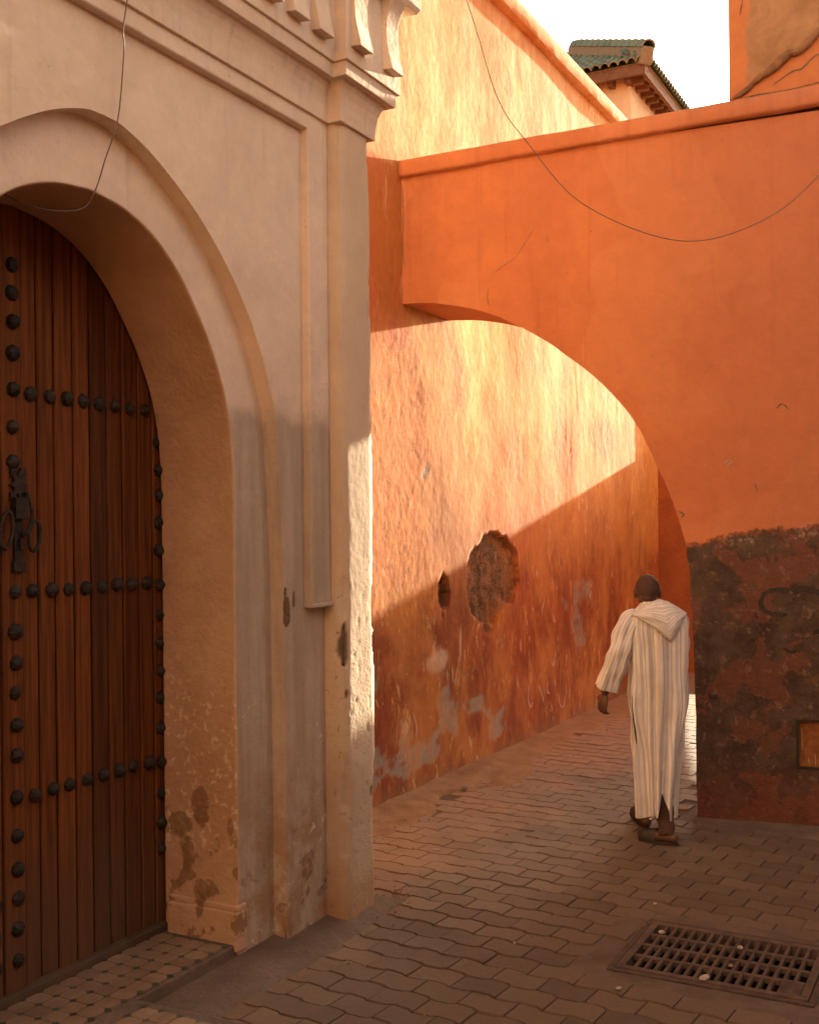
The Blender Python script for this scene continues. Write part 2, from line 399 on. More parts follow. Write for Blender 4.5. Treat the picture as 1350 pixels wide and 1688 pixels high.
M_CABLE = simple('black_cable', (0.13, 0.095, 0.07), (0.19, 0.14, 0.10), 20, 0.6, 0.4, 0)
M_PAPER = simple('dirty_paper', (0.46, 0.38, 0.32), (0.33, 0.26, 0.21), 40, 0.9, 0.1, 0.002, 80)
M_PEBBLE = simple('pebble', (0.30, 0.20, 0.14), (0.20, 0.12, 0.085), 30, 0.9, 0.2, 0.003, 90, 0.3)
M_SKIN = simple('dark_skin', (0.125, 0.054, 0.031), (0.085, 0.036, 0.021), 25, 0.5, 0.4, 0.0015, 120)
M_HAIR = simple('cropped_hair', (0.058, 0.027, 0.017), (0.090, 0.041, 0.025), 120, 0.8, 0.3, 0.004, 260)
M_TROUSER = simple('brown_trousers', (0.105, 0.058, 0.034), (0.075, 0.040, 0.024), 30, 0.9, 0.15, 0.004, 90)
M_SHOE = simple('dark_leather', (0.018, 0.012, 0.010), (0.04, 0.024, 0.018), 40, 0.55, 0.4, 0.002, 90)
M_EYE = simple('eye', (0.6, 0.55, 0.5), (0.6, 0.55, 0.5), 10, 0.3, 0.5, 0)
M_CHALK = simple('chalk', (0.44, 0.27, 0.19), (0.33, 0.17, 0.11), 60, 0.95, 0.1, 0)
M_SPRAY = simple('black_spray_paint', (0.022, 0.016, 0.013), (0.055, 0.037, 0.027), 30, 0.7, 0.3, 0.003, 60)

# ------------------------------------------------------------------ object helpers
def tag(o, label=None, cat=None, group=None, kind=None):
    if label: o['label'] = label
    if cat: o['category'] = cat
    if group: o['group'] = group
    if kind: o['kind'] = kind
    return o
def empty(name, loc=(0, 0, 0), rz=0.0):
    o = bpy.data.objects.new(name, None); COL.objects.link(o)
    o.location = loc; o.rotation_euler = (0, 0, rz); o.empty_display_size = 0.2
    return o
def link_mesh(name, me, mat=None, parent=None, loc=None, smooth=False):
    if mat and not me.materials: me.materials.append(mat)
    if smooth: me.polygons.foreach_set('use_smooth', [True] * len(me.polygons))
    o = bpy.data.objects.new(name, me); COL.objects.link(o)
    if parent: o.parent = parent
    if loc: o.location = loc
    return o
def mesh_from(name, v, f):
    me = bpy.data.meshes.new(name); me.from_pydata([tuple(map(float, p)) for p in v], [], f); me.update(); return me
def from_bm(name, bm, mat, parent=None, smooth=False, bevel=0.0, segs=2):
    bmesh.ops.recalc_face_normals(bm, faces=bm.faces)
    me = bpy.data.meshes.new(name); bm.to_mesh(me); bm.free()
    o = link_mesh(name, me, mat, parent, smooth=smooth)
    if bevel:
        b = o.modifiers.new('bevel', 'BEVEL'); b.width = bevel; b.segments = segs; b.limit_method = 'ANGLE'; b.angle_limit = R(35)
    return o
def box(bm, x0, x1, y0, y1, z0, z1):
    v = [bm.verts.new(p) for p in ((x0, y0, z0), (x1, y0, z0), (x1, y1, z0), (x0, y1, z0), (x0, y0, z1), (x1, y0, z1), (x1, y1, z1), (x0, y1, z1))]
    for q in ((0, 3, 2, 1), (4, 5, 6, 7), (0, 1, 5, 4), (1, 2, 6, 5), (2, 3, 7, 6), (3, 0, 4, 7)): bm.faces.new([v[i] for i in q])
    return v
def plate(bm, loops, y0, y1, axes=lambda a, y, z: (a, y, z)):
    """flat plate with holes: loops (a,z) first the outline; extruded from y0 (front) to y1 (back)."""
    rings = []
    for lp in loops:
        f = [bm.verts.new(axes(a, y0, z)) for a, z in lp]; b = [bm.verts.new(axes(a, y1, z)) for a, z in lp]
        n = len(lp); rings.append((f, b))
        for i in range(n): bm.faces.new((f[i], f[(i + 1) % n], b[(i + 1) % n], b[i]))
    for k in (0, 1):
        es = []
        for r in rings:
            vs_ = r[k]
            for i in range(len(vs_)):
                es.append(bm.edges.get((vs_[i], vs_[(i + 1) % len(vs_)])))
        bmesh.ops.triangle_fill(bm, edges=es, use_beauty=True)
def tube_mesh(name, pts, rad, seg=8, cap=True):
    pts = [Vector(p) for p in pts]; n = len(pts)
    rad = rad if isinstance(rad, (list, tuple)) else [rad] * n
    v = []; f = []
    ref = Vector((0.13, 0.21, 1)).normalized()
    for i, p in enumerate(pts):
        t = (pts[min(i + 1, n - 1)] - pts[max(i - 1, 0)]).normalized()
        a = t.cross(ref)
        if a.length < 1e-3: a = t.cross(Vector((1, 0, 0)))
        a.normalize(); b = t.cross(a)
        for k in range(seg):
            q = 2 * PI * k / seg
            v.append(p + (a * math.cos(q) + b * math.sin(q)) * rad[i])
    for i in range(n - 1):
        for k in range(seg):
            f.append((i * seg + k, i * seg + (k + 1) % seg, (i + 1) * seg + (k + 1) % seg, (i + 1) * seg + k))
    if cap:
        f.append(tuple(range(seg))[::-1]); f.append(tuple((n - 1) * seg + k for k in range(seg)))
    return mesh_from(name, v, f)
def catmull(P, n=8):
    P = [np.array(p, float) for p in P]; P = [2 * P[0] - P[1]] + P + [2 * P[-1] - P[-2]]
    out = []
    for i in range(1, len(P) - 2):
        for k in range(n):
            t = k / n
            out.append(0.5 * (2 * P[i] + (P[i + 1] - P[i - 1]) * t + (2 * P[i - 1] - 5 * P[i] + 4 * P[i + 1] - P[i + 2]) * t * t + (3 * P[i] - P[i - 1] - 3 * P[i + 1] + P[i + 2]) * t ** 3))
    out.append(P[-2]); return out
def grid_faces(nu, nv):
    i = np.arange(nu - 1)[:, None] * nv + np.arange(nv - 1)[None, :]
    return np.stack([i, i + nv, i + nv + 1, i + 1], -1).reshape(-1, 4)
def fast_mesh(name, V, Q):
    me = bpy.data.meshes.new(name)
    me.vertices.add(len(V)); me.vertices.foreach_set('co', np.asarray(V, np.float32).ravel())
    me.loops.add(Q.size); me.loops.foreach_set('vertex_index', Q.astype(np.int32).ravel())
    me.polygons.add(len(Q))
    me.polygons.foreach_set('loop_start', (np.arange(len(Q)) * 4).astype(np.int32))
    me.update(calc_edges=True); me.validate()
    return me
def add_attr(me, name, arr):
    a = me.attributes.new(name, 'FLOAT', 'POINT'); a.data.foreach_set('value', np.asarray(arr, np.float32).ravel())

# ------------------------------------------------------------------ GROUND
GX0, GX1, GY0, GY1 = 4.86, 5.50, 0.72, 1.55            # the drain opening
def sheet_with_hole(name, x0, x1, y0, y1, z, mat):
    xs = [x0, GX0, GX1, x1]; ys = [y0, GY0, GY1, y1]
    v = [(x, y, z) for x in xs for y in ys]; f = []
    for i in range(3):
        for j in range(3):
            if (i, j) != (1, 1): f.append((i * 4 + j, (i + 1) * 4 + j, (i + 1) * 4 + j + 1, i * 4 + j + 1))
    return link_mesh(name, mesh_from(name, v, f), mat)
tag(sheet_with_hole('ground', -400, 400, -400, 400, -0.06, M_GROUND), kind='structure', label='bare earth under and around the paved alley')
pavement = tag(sheet_with_hole('pavement', 0.5, 15.4, -5, 4.05, -0.013, M_EARTH), kind='structure', label='alley paved with brown interlocking wave edged pavers')
bm = bmesh.new()
box(bm, GX0 - .02, GX1 + .02, GY0 - .02, GY1 + .02, -0.55, -0.016)
for f in list(bm.faces):
    if f.normal.z > 0.5 or f.calc_center_median().z > -0.02: bm.faces.remove(f)
pit = from_bm('drain_pit', bm, M_PIT); tag(pit, kind='structure', label='dark drain pit below the iron grate')

# pavers --------------------------------------------------------------
PW, PL = 0.150, 0.225
pdir = Vector((-0.087, -0.996, 0)); qdir = Vector((0.996, -0.087, 0))
def wave(s):
    t = (s / PL) % 1.0
    pts = [(0, .010), (.10, .011), (.38, .006), (.50, -.009), (.60, -.011), (.88, -.006), (1, .010)]
    for (a, b), (c, d) in zip(pts, pts[1:]):
        if a <= t <= c: return b + (d - b) * (t - a) / (c - a)
def paver_mesh(par, var):
    rng = random.Random(par * 10 + var)
    s0 = par * PL / 2; j = 0.0030; je = 0.0014
    ss = [0.0, .10, .38, .50, .60, .88, 1.0]
    ss = sorted(set([(k - (0.5 if par else 0)) % 1.0 for k in ss[:-1]] + [0.0, 1.0]))
    lo = [(t * PL, wave(s0 + t * PL)) for t in ss]
    hi = [(t * PL, PW + wave(s0 + t * PL)) for t in ss]
    outl = [(min(max(s, je), PL - je), t + j) for s, t in lo] + [(min(max(s, je), PL - je), t - j) for s, t in reversed(hi)]
    cx, cy = PL / 2, PW / 2
    n = len(outl); v = []; f = []
    for (s, t) in outl:
        s += rng.uniform(-.0012, .0012); t += rng.uniform(-.0012, .0012)
        s -= cx; t -= cy
        v.append(pdir * s + qdir * t + Vector((0, 0, -0.016)))
    for (s, t) in outl:
        s -= cx; t -= cy
        k = 0.0055
        s2 = s - math.copysign(min(k * .5, abs(s)), s); t2 = t - math.copysign(min(k, abs(t)), t)
        v.append(pdir * s2 + qdir * t2 + Vector((0, 0, rng.uniform(-.0008, .0004))))
    for i in range(n): f.append((i, (i + 1) % n, n + (i + 1) % n, n + i))
    f.append(tuple(range(n, 2 * n)))
    me = mesh_from('paver', v, f)
    bmx = bmesh.new(); bmx.from_mesh(me); bmesh.ops.recalc_face_normals(bmx, faces=bmx.faces)
    if max(bmx.faces, key=lambda q: len(q.verts)).normal.z < 0: bmesh.ops.reverse_faces(bmx, faces=bmx.faces)
    bmx.to_mesh(me); bmx.free()
    return me
pav = {(p, k): paver_mesh(p, k) for p in (0, 1) for k in range(3)}
for me in pav.values(): me.materials.append(M_PAVER)
def campos(p):
    d = p.x * math.cos(TH) + p.y * math.sin(TH); x = p.x * math.sin(TH) - p.y * math.cos(TH)
    if d < 0.5: return None
    return 675 + 1825 * x / d, 871.7 + 1825 * (2.0 - p.z) / d, d
cells = []
for k in range(-8, 110):
    for jn in range(-45, 45):
        c = qdir * (k * PW + PW / 2) + pdir * (jn * PL + (k % 2) * PL / 2 + PL / 2) + Vector((1.6, 0, 0))
        x, y = c.x, c.y
        if not (1.0 < x < 15.3 and -4.9 < y < 3.93): continue
        if x < 5.0 and y > 2.96: continue                          # under the gate
        if x < 3.44 and y > 1.75: continue                         # under the step
        if GX0 - .11 < x < GX1 + .10 and GY0 - .12 < y < GY1 + .11: continue
        if y > 3.55 + 0.25 * float(vnoise(x * 1.3, 0.5, 3)) and x > 5.0 and float(vnoise(x * 2.1, y * 2.1, 9)) > 0.35: continue   # buried in earth
        lx = (x - 7.22) * .1445 - (y - 3.88) * .9895; ly = (x - 7.22) * .9895 + (y - 3.88) * .1445
        if lx > 1.98 and -0.12 < ly: continue                       # under the archway pier
        vis = campos(c); seen = False
        if vis and 395 < vis[0] < 1370 and 900 < vis[1] < 1700:
            seen = not (lx > 2.08 and ly > 0) and not (x > 5.1 and vis[0] < 622)
        cells.append((c, k % 2, seen, vis[2] if vis else 99))
cells.sort(key=lambda t: (not t[2], t[3]))
jv, jf = [], []
for n, (c, par, seen, d) in enumerate(cells):
    rr = random.Random(n)
    me = pav[(par, rr.randrange(3))]
    dz = rr.gauss(0, .0016) + 0.010 * float(fbm(c.x * 0.9, c.y * 0.9, 5, 2)); tx, ty = rr.gauss(0, .008), rr.gauss(0, .008)
    rz = rr.gauss(0, .006)
    mt = Matrix.Translation(c + Vector((0, 0, dz))) @ Matrix.Rotation(rz, 4, 'Z') @ Matrix.Rotation(tx, 4, 'X') @ Matrix.Rotation(ty, 4, 'Y')
    if seen and n < 300:
        o = bpy.data.objects.new('paver', me); COL.objects.link(o); o.parent = pavement; o.matrix_local = mt
    else:
        b0 = len(jv)
        jv += [mt @ v.co for v in me.vertices]; jf += [tuple(b0 + i for i in p.vertices) for p in me.polygons]
o = link_mesh('paver', mesh_from('paver_field', jv, jf), M_PAVERJ, pavement); tag(o, kind='stuff')

# earth swept against the foot of the orange wall
xs = np.arange(4.95, 13.6, 0.03); vv = np.linspace(0, 1, 34)
X, Vv = np.meshgrid(xs, vv, indexing='ij')
wid = 0.16 + 0.34 * vnoise(X * 0.9, X * 0 + 2, 4) + 0.10 * vnoise(X * 4, Vv * 0 + 1, 8) + 0.45 * np.exp(-((X - 8.1) / 0.45) ** 2)
Y = 3.95 - Vv * wid
Zd = (1 - Vv) ** 1.6 * 0.05 + 0.012 * fbm(X * 6, Y * 6, 3, 4) * (1 - Vv) + 0.004 - 0.022 * sstep(0.75, 1, Vv)
Zd += 0.03 * np.exp(-(((X - 8.15) / 0.22) ** 2 + ((Y - 3.72) / 0.10) ** 2)) - 0.045 * np.exp(-(((X - 7.98) / 0.16) ** 2 + ((Y - 3.60) / 0.055) ** 2))
me = fast_mesh('earth_drift', np.stack([X, Y, Zd], -1).reshape(-1, 3), grid_faces(*X.shape)[:, ::-1])
o = link_mesh('earth_drift', me, M_DUST, smooth=True); tag(o, kind='stuff', label='earth drifted along the foot of the painted wall, bounced orange light in its colour')

# cement fillet between gate wall and pavers, and at the foot of the archway pier
def ribbon(name, pts_in, pts_out, z_in, z_out, seed):
    a = catmull([(*p, 0) for p in pts_in], 14); b = catmull([(*p, 0) for p in pts_out], 14)
    A = np.array(a); B = np.array(b); n = len(A); m_ = 12
    T = np.linspace(0, 1, m_)[None, :, None]
    P = A[:, None] * (1 - T) + B[:, None] * T
    t = T[..., 0]
    wob = fbm(P[..., 0] * 5, P[..., 1] * 5, seed, 3)
    P[..., 2] = z_in * (1 - t) ** 1.3 + z_out * t + 0.006 * wob - 0.02 * sstep(0.8, 1, t)
    P[..., :2] += 0.02 * wob[..., None] * t[..., None]
    me = fast_mesh(name, P.reshape(-1, 3), grid_faces(n, m_))
    bmx = bmesh.new(); bmx.from_mesh(me)
    if sum(f.normal.z for f in bmx.faces) < 0: bmesh.ops.reverse_faces(bmx, faces=bmx.faces)
    bmx.to_mesh(me); bmx.free()
    o = link_mesh(name, me, M_CEMENT, smooth=True); return tag(o, kind='structure')
ribbon('cement_strip', [(3.45, 3.16), (4.0, 3.16), (4.4, 3.14), (4.75, 3.06), (5.15, 2.98)], [(3.42, 2.80), (3.95, 2.80), (4.35, 2.80), (4.7, 2.80), (5.25, 2.80)], 0.035, 0.004, 2)

# ------------------------------------------------------------------ GATE BUILDING
gate = empty('gate_building', (0, 0, 0))
tag(gate, 'cream plastered gate building with carved cornice around the studded wooden door', 'building')
CX = 3.235
def mirror_profile(right, z0):
    """right half (a,z) from the springing up to the apex, mirrored; starts/ends at z0"""
    rp = [np.array(p) for p in catmull([(a, z, 0) for a, z in right], 5)]
    rp = [(p[0], p[1]) for p in rp]
    lp = [(2 * CX - a, z) for a, z in reversed(rp)]
    return [(rp[0][0], z0)] + rp + lp[1:] + [(lp[-1][0], z0)]
INTR = mirror_profile([(4.142, 1.6), (4.141, 1.95), (4.135, 2.32), (4.100, 2.545), (4.056, 2.68), (3.992, 2.81), (3.912, 2.935), (3.79, 3.09), (3.671, 3.196), (3.556, 3.265), (3.41, 3.315), (CX, 3.337)], -0.02)
OUTR = mirror_profile([(4.430, 0.8), (4.425, 1.6), (4.413, 1.95), (4.372, 2.504), (4.325, 2.673), (4.255, 2.835), (4.162, 2.992), (4.028, 3.16), (3.857, 3.324), (3.696, 3.44), (3.508, 3.545), (3.34, 3.605), (CX, 3.615)], -0.02)
XL, XR = 2 * CX - 4.785, 4.785
def arch_plate(name, outer, inner, y0, y1, mat, bevel):
    b = bmesh.new()
    plate(b, [outer + inner[::-1]], y0, y1)     # outline open at the bottom, joined with the arch
    return from_bm(name, b, mat, gate, bevel=bevel, segs=3)
# panel with the outer curve cut away (open at the bottom: an upside-down U outline)
arch_plate('wall_panel', [(4.79, -0.02), (4.79, 4.30), (2 * CX - 4.79, 4.30), (2 * CX - 4.79, -0.02)], OUTR, 3.04, 3.60, M_GATE, 0.012)
arch_plate('arch_band', [(4.46, -0.02), (4.46, 3.70), (2 * CX - 4.46, 3.70), (2 * CX - 4.46, -0.02)], INTR, 3.12, 3.555, M_JAMB, 0.012)
# the face of the band carries the pale plaster, the reveal the ochre one
ab = [o for o in gate.children if o.name.startswith('arch_band')][0]
ab.data.materials.append(M_GATE)
for p in ab.data.polygons:
    if p.normal.y < -0.9: p.material_index = 1
# raised frame: two uprights and the head
b = bmesh.new()
plate(b, [[(4.605, 1.63), (4.605, 3.985), (2 * CX - 4.605, 3.985), (2 * CX - 4.605, 1.63), (XL - .0, 1.63), (XL - .0, 4.12), (XR, 4.12), (XR, 1.63)]], 2.995, 3.05)
from_bm('panel_frame', b, M_GATE, gate, bevel=0.008, segs=3)
for xx in (4.695, 2 * CX - 4.695):
    b = bmesh.new()
    box(b, xx - .10, xx + .088, 2.978, 3.045, 1.612, 1.634)
    from_bm('frame_ledge', b, M_GATE, gate, bevel=0.006)
b = bmesh.new(); box(b, 1.0, 5.05, 3.62, 7.5, -0.02, 6.2); box(b, 1.0, 5.05, 3.10, 3.62, 4.29, 6.2)
box(b, 1.0, XL - .3, 3.0, 3.63, -0.02, 4.3)
from_bm('building_mass', b, M_GATE, gate)
# plinth block at the foot of each reveal
for sx in (1, -1):
    b = bmesh.new()
    xa = CX + sx * (4.142 - CX)
    x0, x1 = sorted((xa - sx * 0.026, xa + sx * 0.06))
    box(b, x0, x1, 3.108, 3.52, 0.05, 0.235)
    xo0, xo1 = sorted((xa - sx * 0.014, xa + sx * 0.06))
    box(b, xo0, xo1, 3.113, 3.52, 0.232, 0.262)
    from_bm('reveal_plinth', b, M_JAMB, gate, bevel=0.008)

def rough_pillar(name, x0, x1, y0, y1, z0, z1, step, seed, chips, mat):
    """front (y0) + both sides as one wrapped sheet, rounded arrises, worn edges and chips"""
    per = []
    ny = max(3, int((y1 - y0) / step)); nx = int((x1 - x0) / step)
    for i in range(ny): per.append((x0, y1 + (y0 - y1) * i / ny, -1, 0))
    for i in range(nx + 1): per.append((x0 + (x1 - x0) * i / nx, y0, 0, -1))
    for i in range(1, ny + 1): per.append((x1, y0 + (y1 - y0) * i / ny, 1, 0))
    per = np.array(per); zs = np.arange(z0, z1 + step / 2, step)
    n, mz = len(per), len(zs)
    PX_ = np.repeat(per[:, 0:1], mz, 1); PY_ = np.repeat(per[:, 1:2], mz, 1); Z = np.repeat(zs[None], n, 0)
    arc = np.repeat(np.concatenate([[0], np.cumsum(np.hypot(np.diff(per[:, 0]), np.diff(per[:, 1])))])[:, None], mz, 1)
    h = 0.0022 * fbm(arc * 2.5, Z * 1.2, seed, 3) + 0.0011 * fbm(arc * 14, Z * 9, seed + 5, 3)
    low = sstep(2.1, 1.3, Z)
    pits = np.maximum(0, fbm(arc * 26, Z * 17, seed + 9, 3) - 0.30)
    h -= low * pits * 0.009
    chip = np.zeros_like(h)
    for (cx, cz, rx, rz) in chips:
        d = np.hypot((arc - cx) / rx, (Z - cz) / rz) + 0.45 * fbm(arc * 22, Z * 12, seed + 21, 3)
        k = sstep(1.0, 0.88, d); chip = np.maximum(chip, k)
    h -= chip * 0.014
    # normals
    NX = np.repeat(per[:, 2:3], mz, 1); NY = np.repeat(per[:, 3:4], mz, 1)
    X2 = PX_ + NX * h; Y2 = PY_ + NY * h
    # worn arrises
    for (ax, sg) in ((x0, 1), (x1, -1)):
        dist = np.abs(PX_ - ax) + np.abs(PY_ - y0)
        wear = (0.010 + (0.016 + 0.020 * low) * np.maximum(0, fbm(Z * 5 + ax, Z * 0 + 3.3, seed + 33, 4) + 0.15)) * np.exp(-(dist / 0.03) ** 2)
        X2 += sg * wear; Y2 += wear * 0.8
    me = fast_mesh(name, np.stack([X2, Y2, Z], -1).reshape(-1, 3), grid_faces(n, mz))
    bmx = bmesh.new(); bmx.from_mesh(me)
    mid = (nx // 2 + ny) * mz + mz // 2
    bmx.verts.ensure_lookup_table()
    if bmx.verts[mid].link_faces[0].normal.y > 0: bmesh.ops.reverse_faces(bmx, faces=bmx.faces)
    bmx.to_mesh(me); bmx.free()
    add_attr(me, 'chip', chip)
    return link_mesh(name, me, mat, gate, smooth=True)
L0 = 3.90 - 2.92
rough_pillar('pilaster', 4.785, 5.10, 2.92, 3.90, -0.02, 4.12, 0.0105, 11,
             [(L0 + .00, 1.42, .045, .115), (L0 + .31, 1.40, .03, .06), (L0 + .315, .45, .05, .12), (L0 + .325, .18, .035, .22), (L0 + .02, 1.16, .015, .02), (L0 + .26, 0.62, .02, .03)], M_PIL)
rough_pillar('pilaster', 2 * CX - 5.10, 2 * CX - 4.785, 2.92, 3.30, -0.02, 4.12, 0.03, 12, [], M_PIL)
# bare spots on the panel beside the arch
def flake_patch(name, cx, cz, y, rx, rz, seed, parent, mat, thick=0.004, axes=None):
    pts = []
    for k in range(22):
        t = 2 * PI * k / 22
        r = 1 + 0.30 * (float(vnoise(np.array(math.cos(t) * 2 + seed), np.array(math.sin(t) * 2 + seed), seed)) - 0.5) * 2
        pts.append((cx + rx * r * math.cos(t), cz + rz * r * math.sin(t)))
    bx_ = bmesh.new(); plate(bx_, [pts], y, y + thick)
    return from_bm(name, bx_, mat, parent)
M_BARE = simple('bare_render', (0.12, 0.075, 0.05), (0.20, 0.13, 0.09), 40, 0.95, 0.1, 0.006, 70)
for (cx, cz, rx, rz, sd) in ((4.445, 1.60, .028, .075, 1), (4.432, 1.70, .010, .028, 2), (4.505, 1.66, .008, .04, 4)):
    flake_patch('bare_spot', cx, cz, 3.0365, rx, rz, sd, gate, M_BARE)

# entablature: profiles swept round the break of the pilaster
def sweep(name, path, prof, mat, bevel=0.0):
    n = len(path); v = []; f = []
    nor = []
    for i in range(n):
        def sn(a, b_):
            d = Vector((b_[0] - a[0], b_[1] - a[1])); d.normalize(); return Vector((d.y, -d.x))
        if i == 0: m_ = sn(path[0], path[1])
        elif i == n - 1: m_ = sn(path[-2], path[-1])
        else:
            a = sn(path[i - 1], path[i]); c = sn(path[i], path[i + 1]); m_ = (a + c); m_ /= max(0.3, m_.dot(a))
        nor.append(m_)
    k = len(prof)
    for p, m_ in zip(path, nor):
        for o_, z in prof: v.append((p[0] + m_.x * o_, p[1] + m_.y * o_, z))
    for i in range(n - 1):
        for j in range(k):
            f.append((i * k + j, (i + 1) * k + j, (i + 1) * k + (j + 1) % k, i * k + (j + 1) % k))
    f.append(tuple(range(k))); f.append(tuple((n - 1) * k + j for j in range(k))[::-1])
    b_ = bmesh.new(); me = mesh_from(name, v, f); b_.from_mesh(me); bpy.data.meshes.remove(me)
    return from_bm(name, b_, mat, gate, bevel=bevel)
PATH = [(XL - .35, 3.0), (XL - .315, 3.0), (XL - .315, 2.92), (XL, 2.92), (XL, 2.995), (XR, 2.995), (XR, 2.92), (5.10, 2.92), (5.10, 3.86)]
sweep('cavetto_moulding', PATH, [(-.03, 4.062), (.016, 4.062), (.018, 4.09), (.022, 4.14), (.030, 4.185), (.043, 4.22), (.062, 4.25), (-.03, 4.25)], M_GATE, 0.003)
sweep('fillet_moulding', PATH, [(-.03, 4.2485), (.098, 4.2485), (.104, 4.318), (-.03, 4.318)], M_GATE, 0.004)
sweep('frieze', PATH, [(-.03, 4.3165), (.118, 4.3165), (.112, 4.80), (-.03, 4.80)], M_GATE, 0.004)
sweep('cornice', PATH, [(-.03, 4.765), (.19, 4.765), (.205, 4.79), (.21, 5.02), (.26, 5.06), (.26, 5.2), (-.03, 5.2)], M_GATE, 0.006)
cprof = catmull([(.172, 4.400, 0), (.156, 4.46, 0), (.142, 4.53, 0), (.138, 4.60, 0), (.144, 4.66, 0), (.165, 4.72, 0), (.198, 4.768, 0)], 3)
def corbel_mesh(w):
    pr = [(p[0], p[1]) for p in cprof]; pr = [(.06, 4.400)] + pr + [(.06, 4.768)]
    v = []; f = []; k = len(pr)
    for sx in (-w / 2, w / 2):
        for o_, z in pr: v.append((sx, -o_, z + (-0.012 if o_ > .1 and z < 4.41 else 0)))
    for j in range(k): f.append((j, (j + 1) % k, k + (j + 1) % k, k + j))
    f.append(tuple(range(k))[::-1]); f.append(tuple(range(k, 2 * k)))
    me = mesh_from('corbel', v, f)
    b_ = bmesh.new(); b_.from_mesh(me); bmesh.ops.recalc_face_normals(b_, faces=b_.faces); b_.to_mesh(me); b_.free()
    me.materials.append(M_GATE); return me
cm = corbel_mesh(0.125)
cpos = [(4.775, 2.92), (5.095, 2.92)] + [(4.53 - 0.215 * k, 2.995) for k in range(13)]
for (x, y) in cpos:
    o = link_mesh('corbel', cm, None, gate, (x, y, 0))
    bv = o.modifiers.new('bevel', 'BEVEL'); bv.width = 0.004; bv.segments = 2; bv.limit_method = 'ANGLE'; bv.angle_limit = R(40)

# the door: two leaves of planks with iron studs
def stud_mesh():
    v = []; f = []; rings = [(0.034, 0), (0.032, .010), (.026, .020), (.012, .029)]; n = 8
    for r, h in rings:
        for k in range(n): v.append((r * math.cos(2 * PI * k / n), -h, r * math.sin(2 * PI * k / n)))
    v.append((0, -0.035, 0))
    for i in range(3):
        for k in range(n): f.append((i * n + k, i * n + (k + 1) % n, (i + 1) * n + (k + 1) % n, (i + 1) * n + k))
    for k in range(n): f.append((3 * n + k, 3 * n + (k + 1) % n, 4 * n))
    me = mesh_from('stud', v, f); b_ = bmesh.new(); b_.from_mesh(me); bmesh.ops.recalc_face_normals(b_, faces=b_.faces); b_.to_mesh(me); b_.free()
    me.materials.append(M_IRON); return me
SM = stud_mesh()
def plank_mesh(w):
    b_ = bmesh.new(); box(b_, -w / 2, w / 2, 0, .03, 0.10, 3.45)
    bmesh.ops.bevel(b_, geom=[e for e in b_.edges if abs(e.verts[0].co.z - e.verts[1].co.z) > 1 and e.verts[0].co.y < .01], offset=.006, segments=1, affect='EDGES')
    me = bpy.data.meshes.new('plank'); b_.to_mesh(me); b_.free(); me.materials.append(M_WOOD); return me
def make_leaf(side):
    x0, x1 = (3.178, 4.23) if side > 0 else (2.24, 3.166)
    b_ = bmesh.new(); box(b_, x0, x1, 3.60, 3.64, 0.09, 3.46)
    leaf = from_bm('door_leaf', b_, M_IRON, gate)
    rr = random.Random(side + 5)
    Y0 = 3.568
    stile = 0.108
    xs_ = []
    if side > 0:
        b2 = bmesh.new(); box(b2, x0, x0 + stile, Y0 - .012, Y0 + .03, .10, 3.45); from_bm('stile', b2, M_WOOD, leaf, bevel=.006)
        edges = [3.290, 3.385, 3.481, 3.590, 3.690, 3.793, 3.895, 4.002, 4.10, 4.20]
    else:
        b2 = bmesh.new(); box(b2, x1 - stile, x1, Y0 - .012, Y0 + .03, .10, 3.45); from_bm('stile', b2, M_WOOD, leaf, bevel=.006)
        edges = [2.27, 2.37, 2.47, 2.575, 2.675, 2.78, 2.88, 2.98, 3.054]
    for a, c in zip(edges, edges[1:]):
        o = link_mesh('plank', plank_mesh(c - a - 0.009), None, leaf, ((a + c) / 2, Y0 + rr.uniform(-.002, .003), 0))
    ys = Y0 - .012
    cx_ = 3.24 if side > 0 else 3.115
    zc = [3.10, 2.98, 2.862, 2.739, 2.585, 2.43, 2.293] + [1.757, 1.593, 1.466, 1.342, 1.213, 1.089, .915, .755, .624, .501, .380, .249]
    spots = [(cx_, z, ys) for z in zc]
    rowx = [3.345, 3.449, 3.546, 3.648, 3.749, 3.85, 3.944, 4.05] if side > 0 else [3.03, 2.93, 2.83, 2.73, 2.62, 2.52, 2.42]
    for z in (2.576, 1.754, .903): spots += [(x, z, Y0) for x in rowx]
    ex = 4.140 if side > 0 else 2.33
    spots += [(ex, z, Y0) for z in (2.43, 2.294, 2.177, 2.04, 1.906, 1.746, 1.594, 1.463, 1.332, 1.20, 1.054, .89, .738, .602, .471)]
    for x, z, y in spots:
        o = link_mesh('stud', SM, None, leaf, (x + rr.uniform(-.004, .004), y, z + rr.uniform(-.004, .004)))
        o.rotation_euler = (rr.uniform(-.08, .08), rr.uniform(0, 6.28), rr.uniform(-.08, .08)); s_ = rr.uniform(.88, 1.06); o.scale = (s_ * rr.uniform(.94, 1.06), s_ * rr.uniform(.75, 1.15), s_)
    return leaf
leafR = make_leaf(1); leafL = make_leaf(-1)
def ring_mesh(name, c, rx, rz, r, tilt=0.0):
    pts = [(c[0] + rx * math.cos(t) + tilt * math.sin(t), c[1], c[2] + rz * math.sin(t)) for t in np.linspace(0, 2 * PI, 21)]
    return tube_mesh(name, pts, r, 7, False)
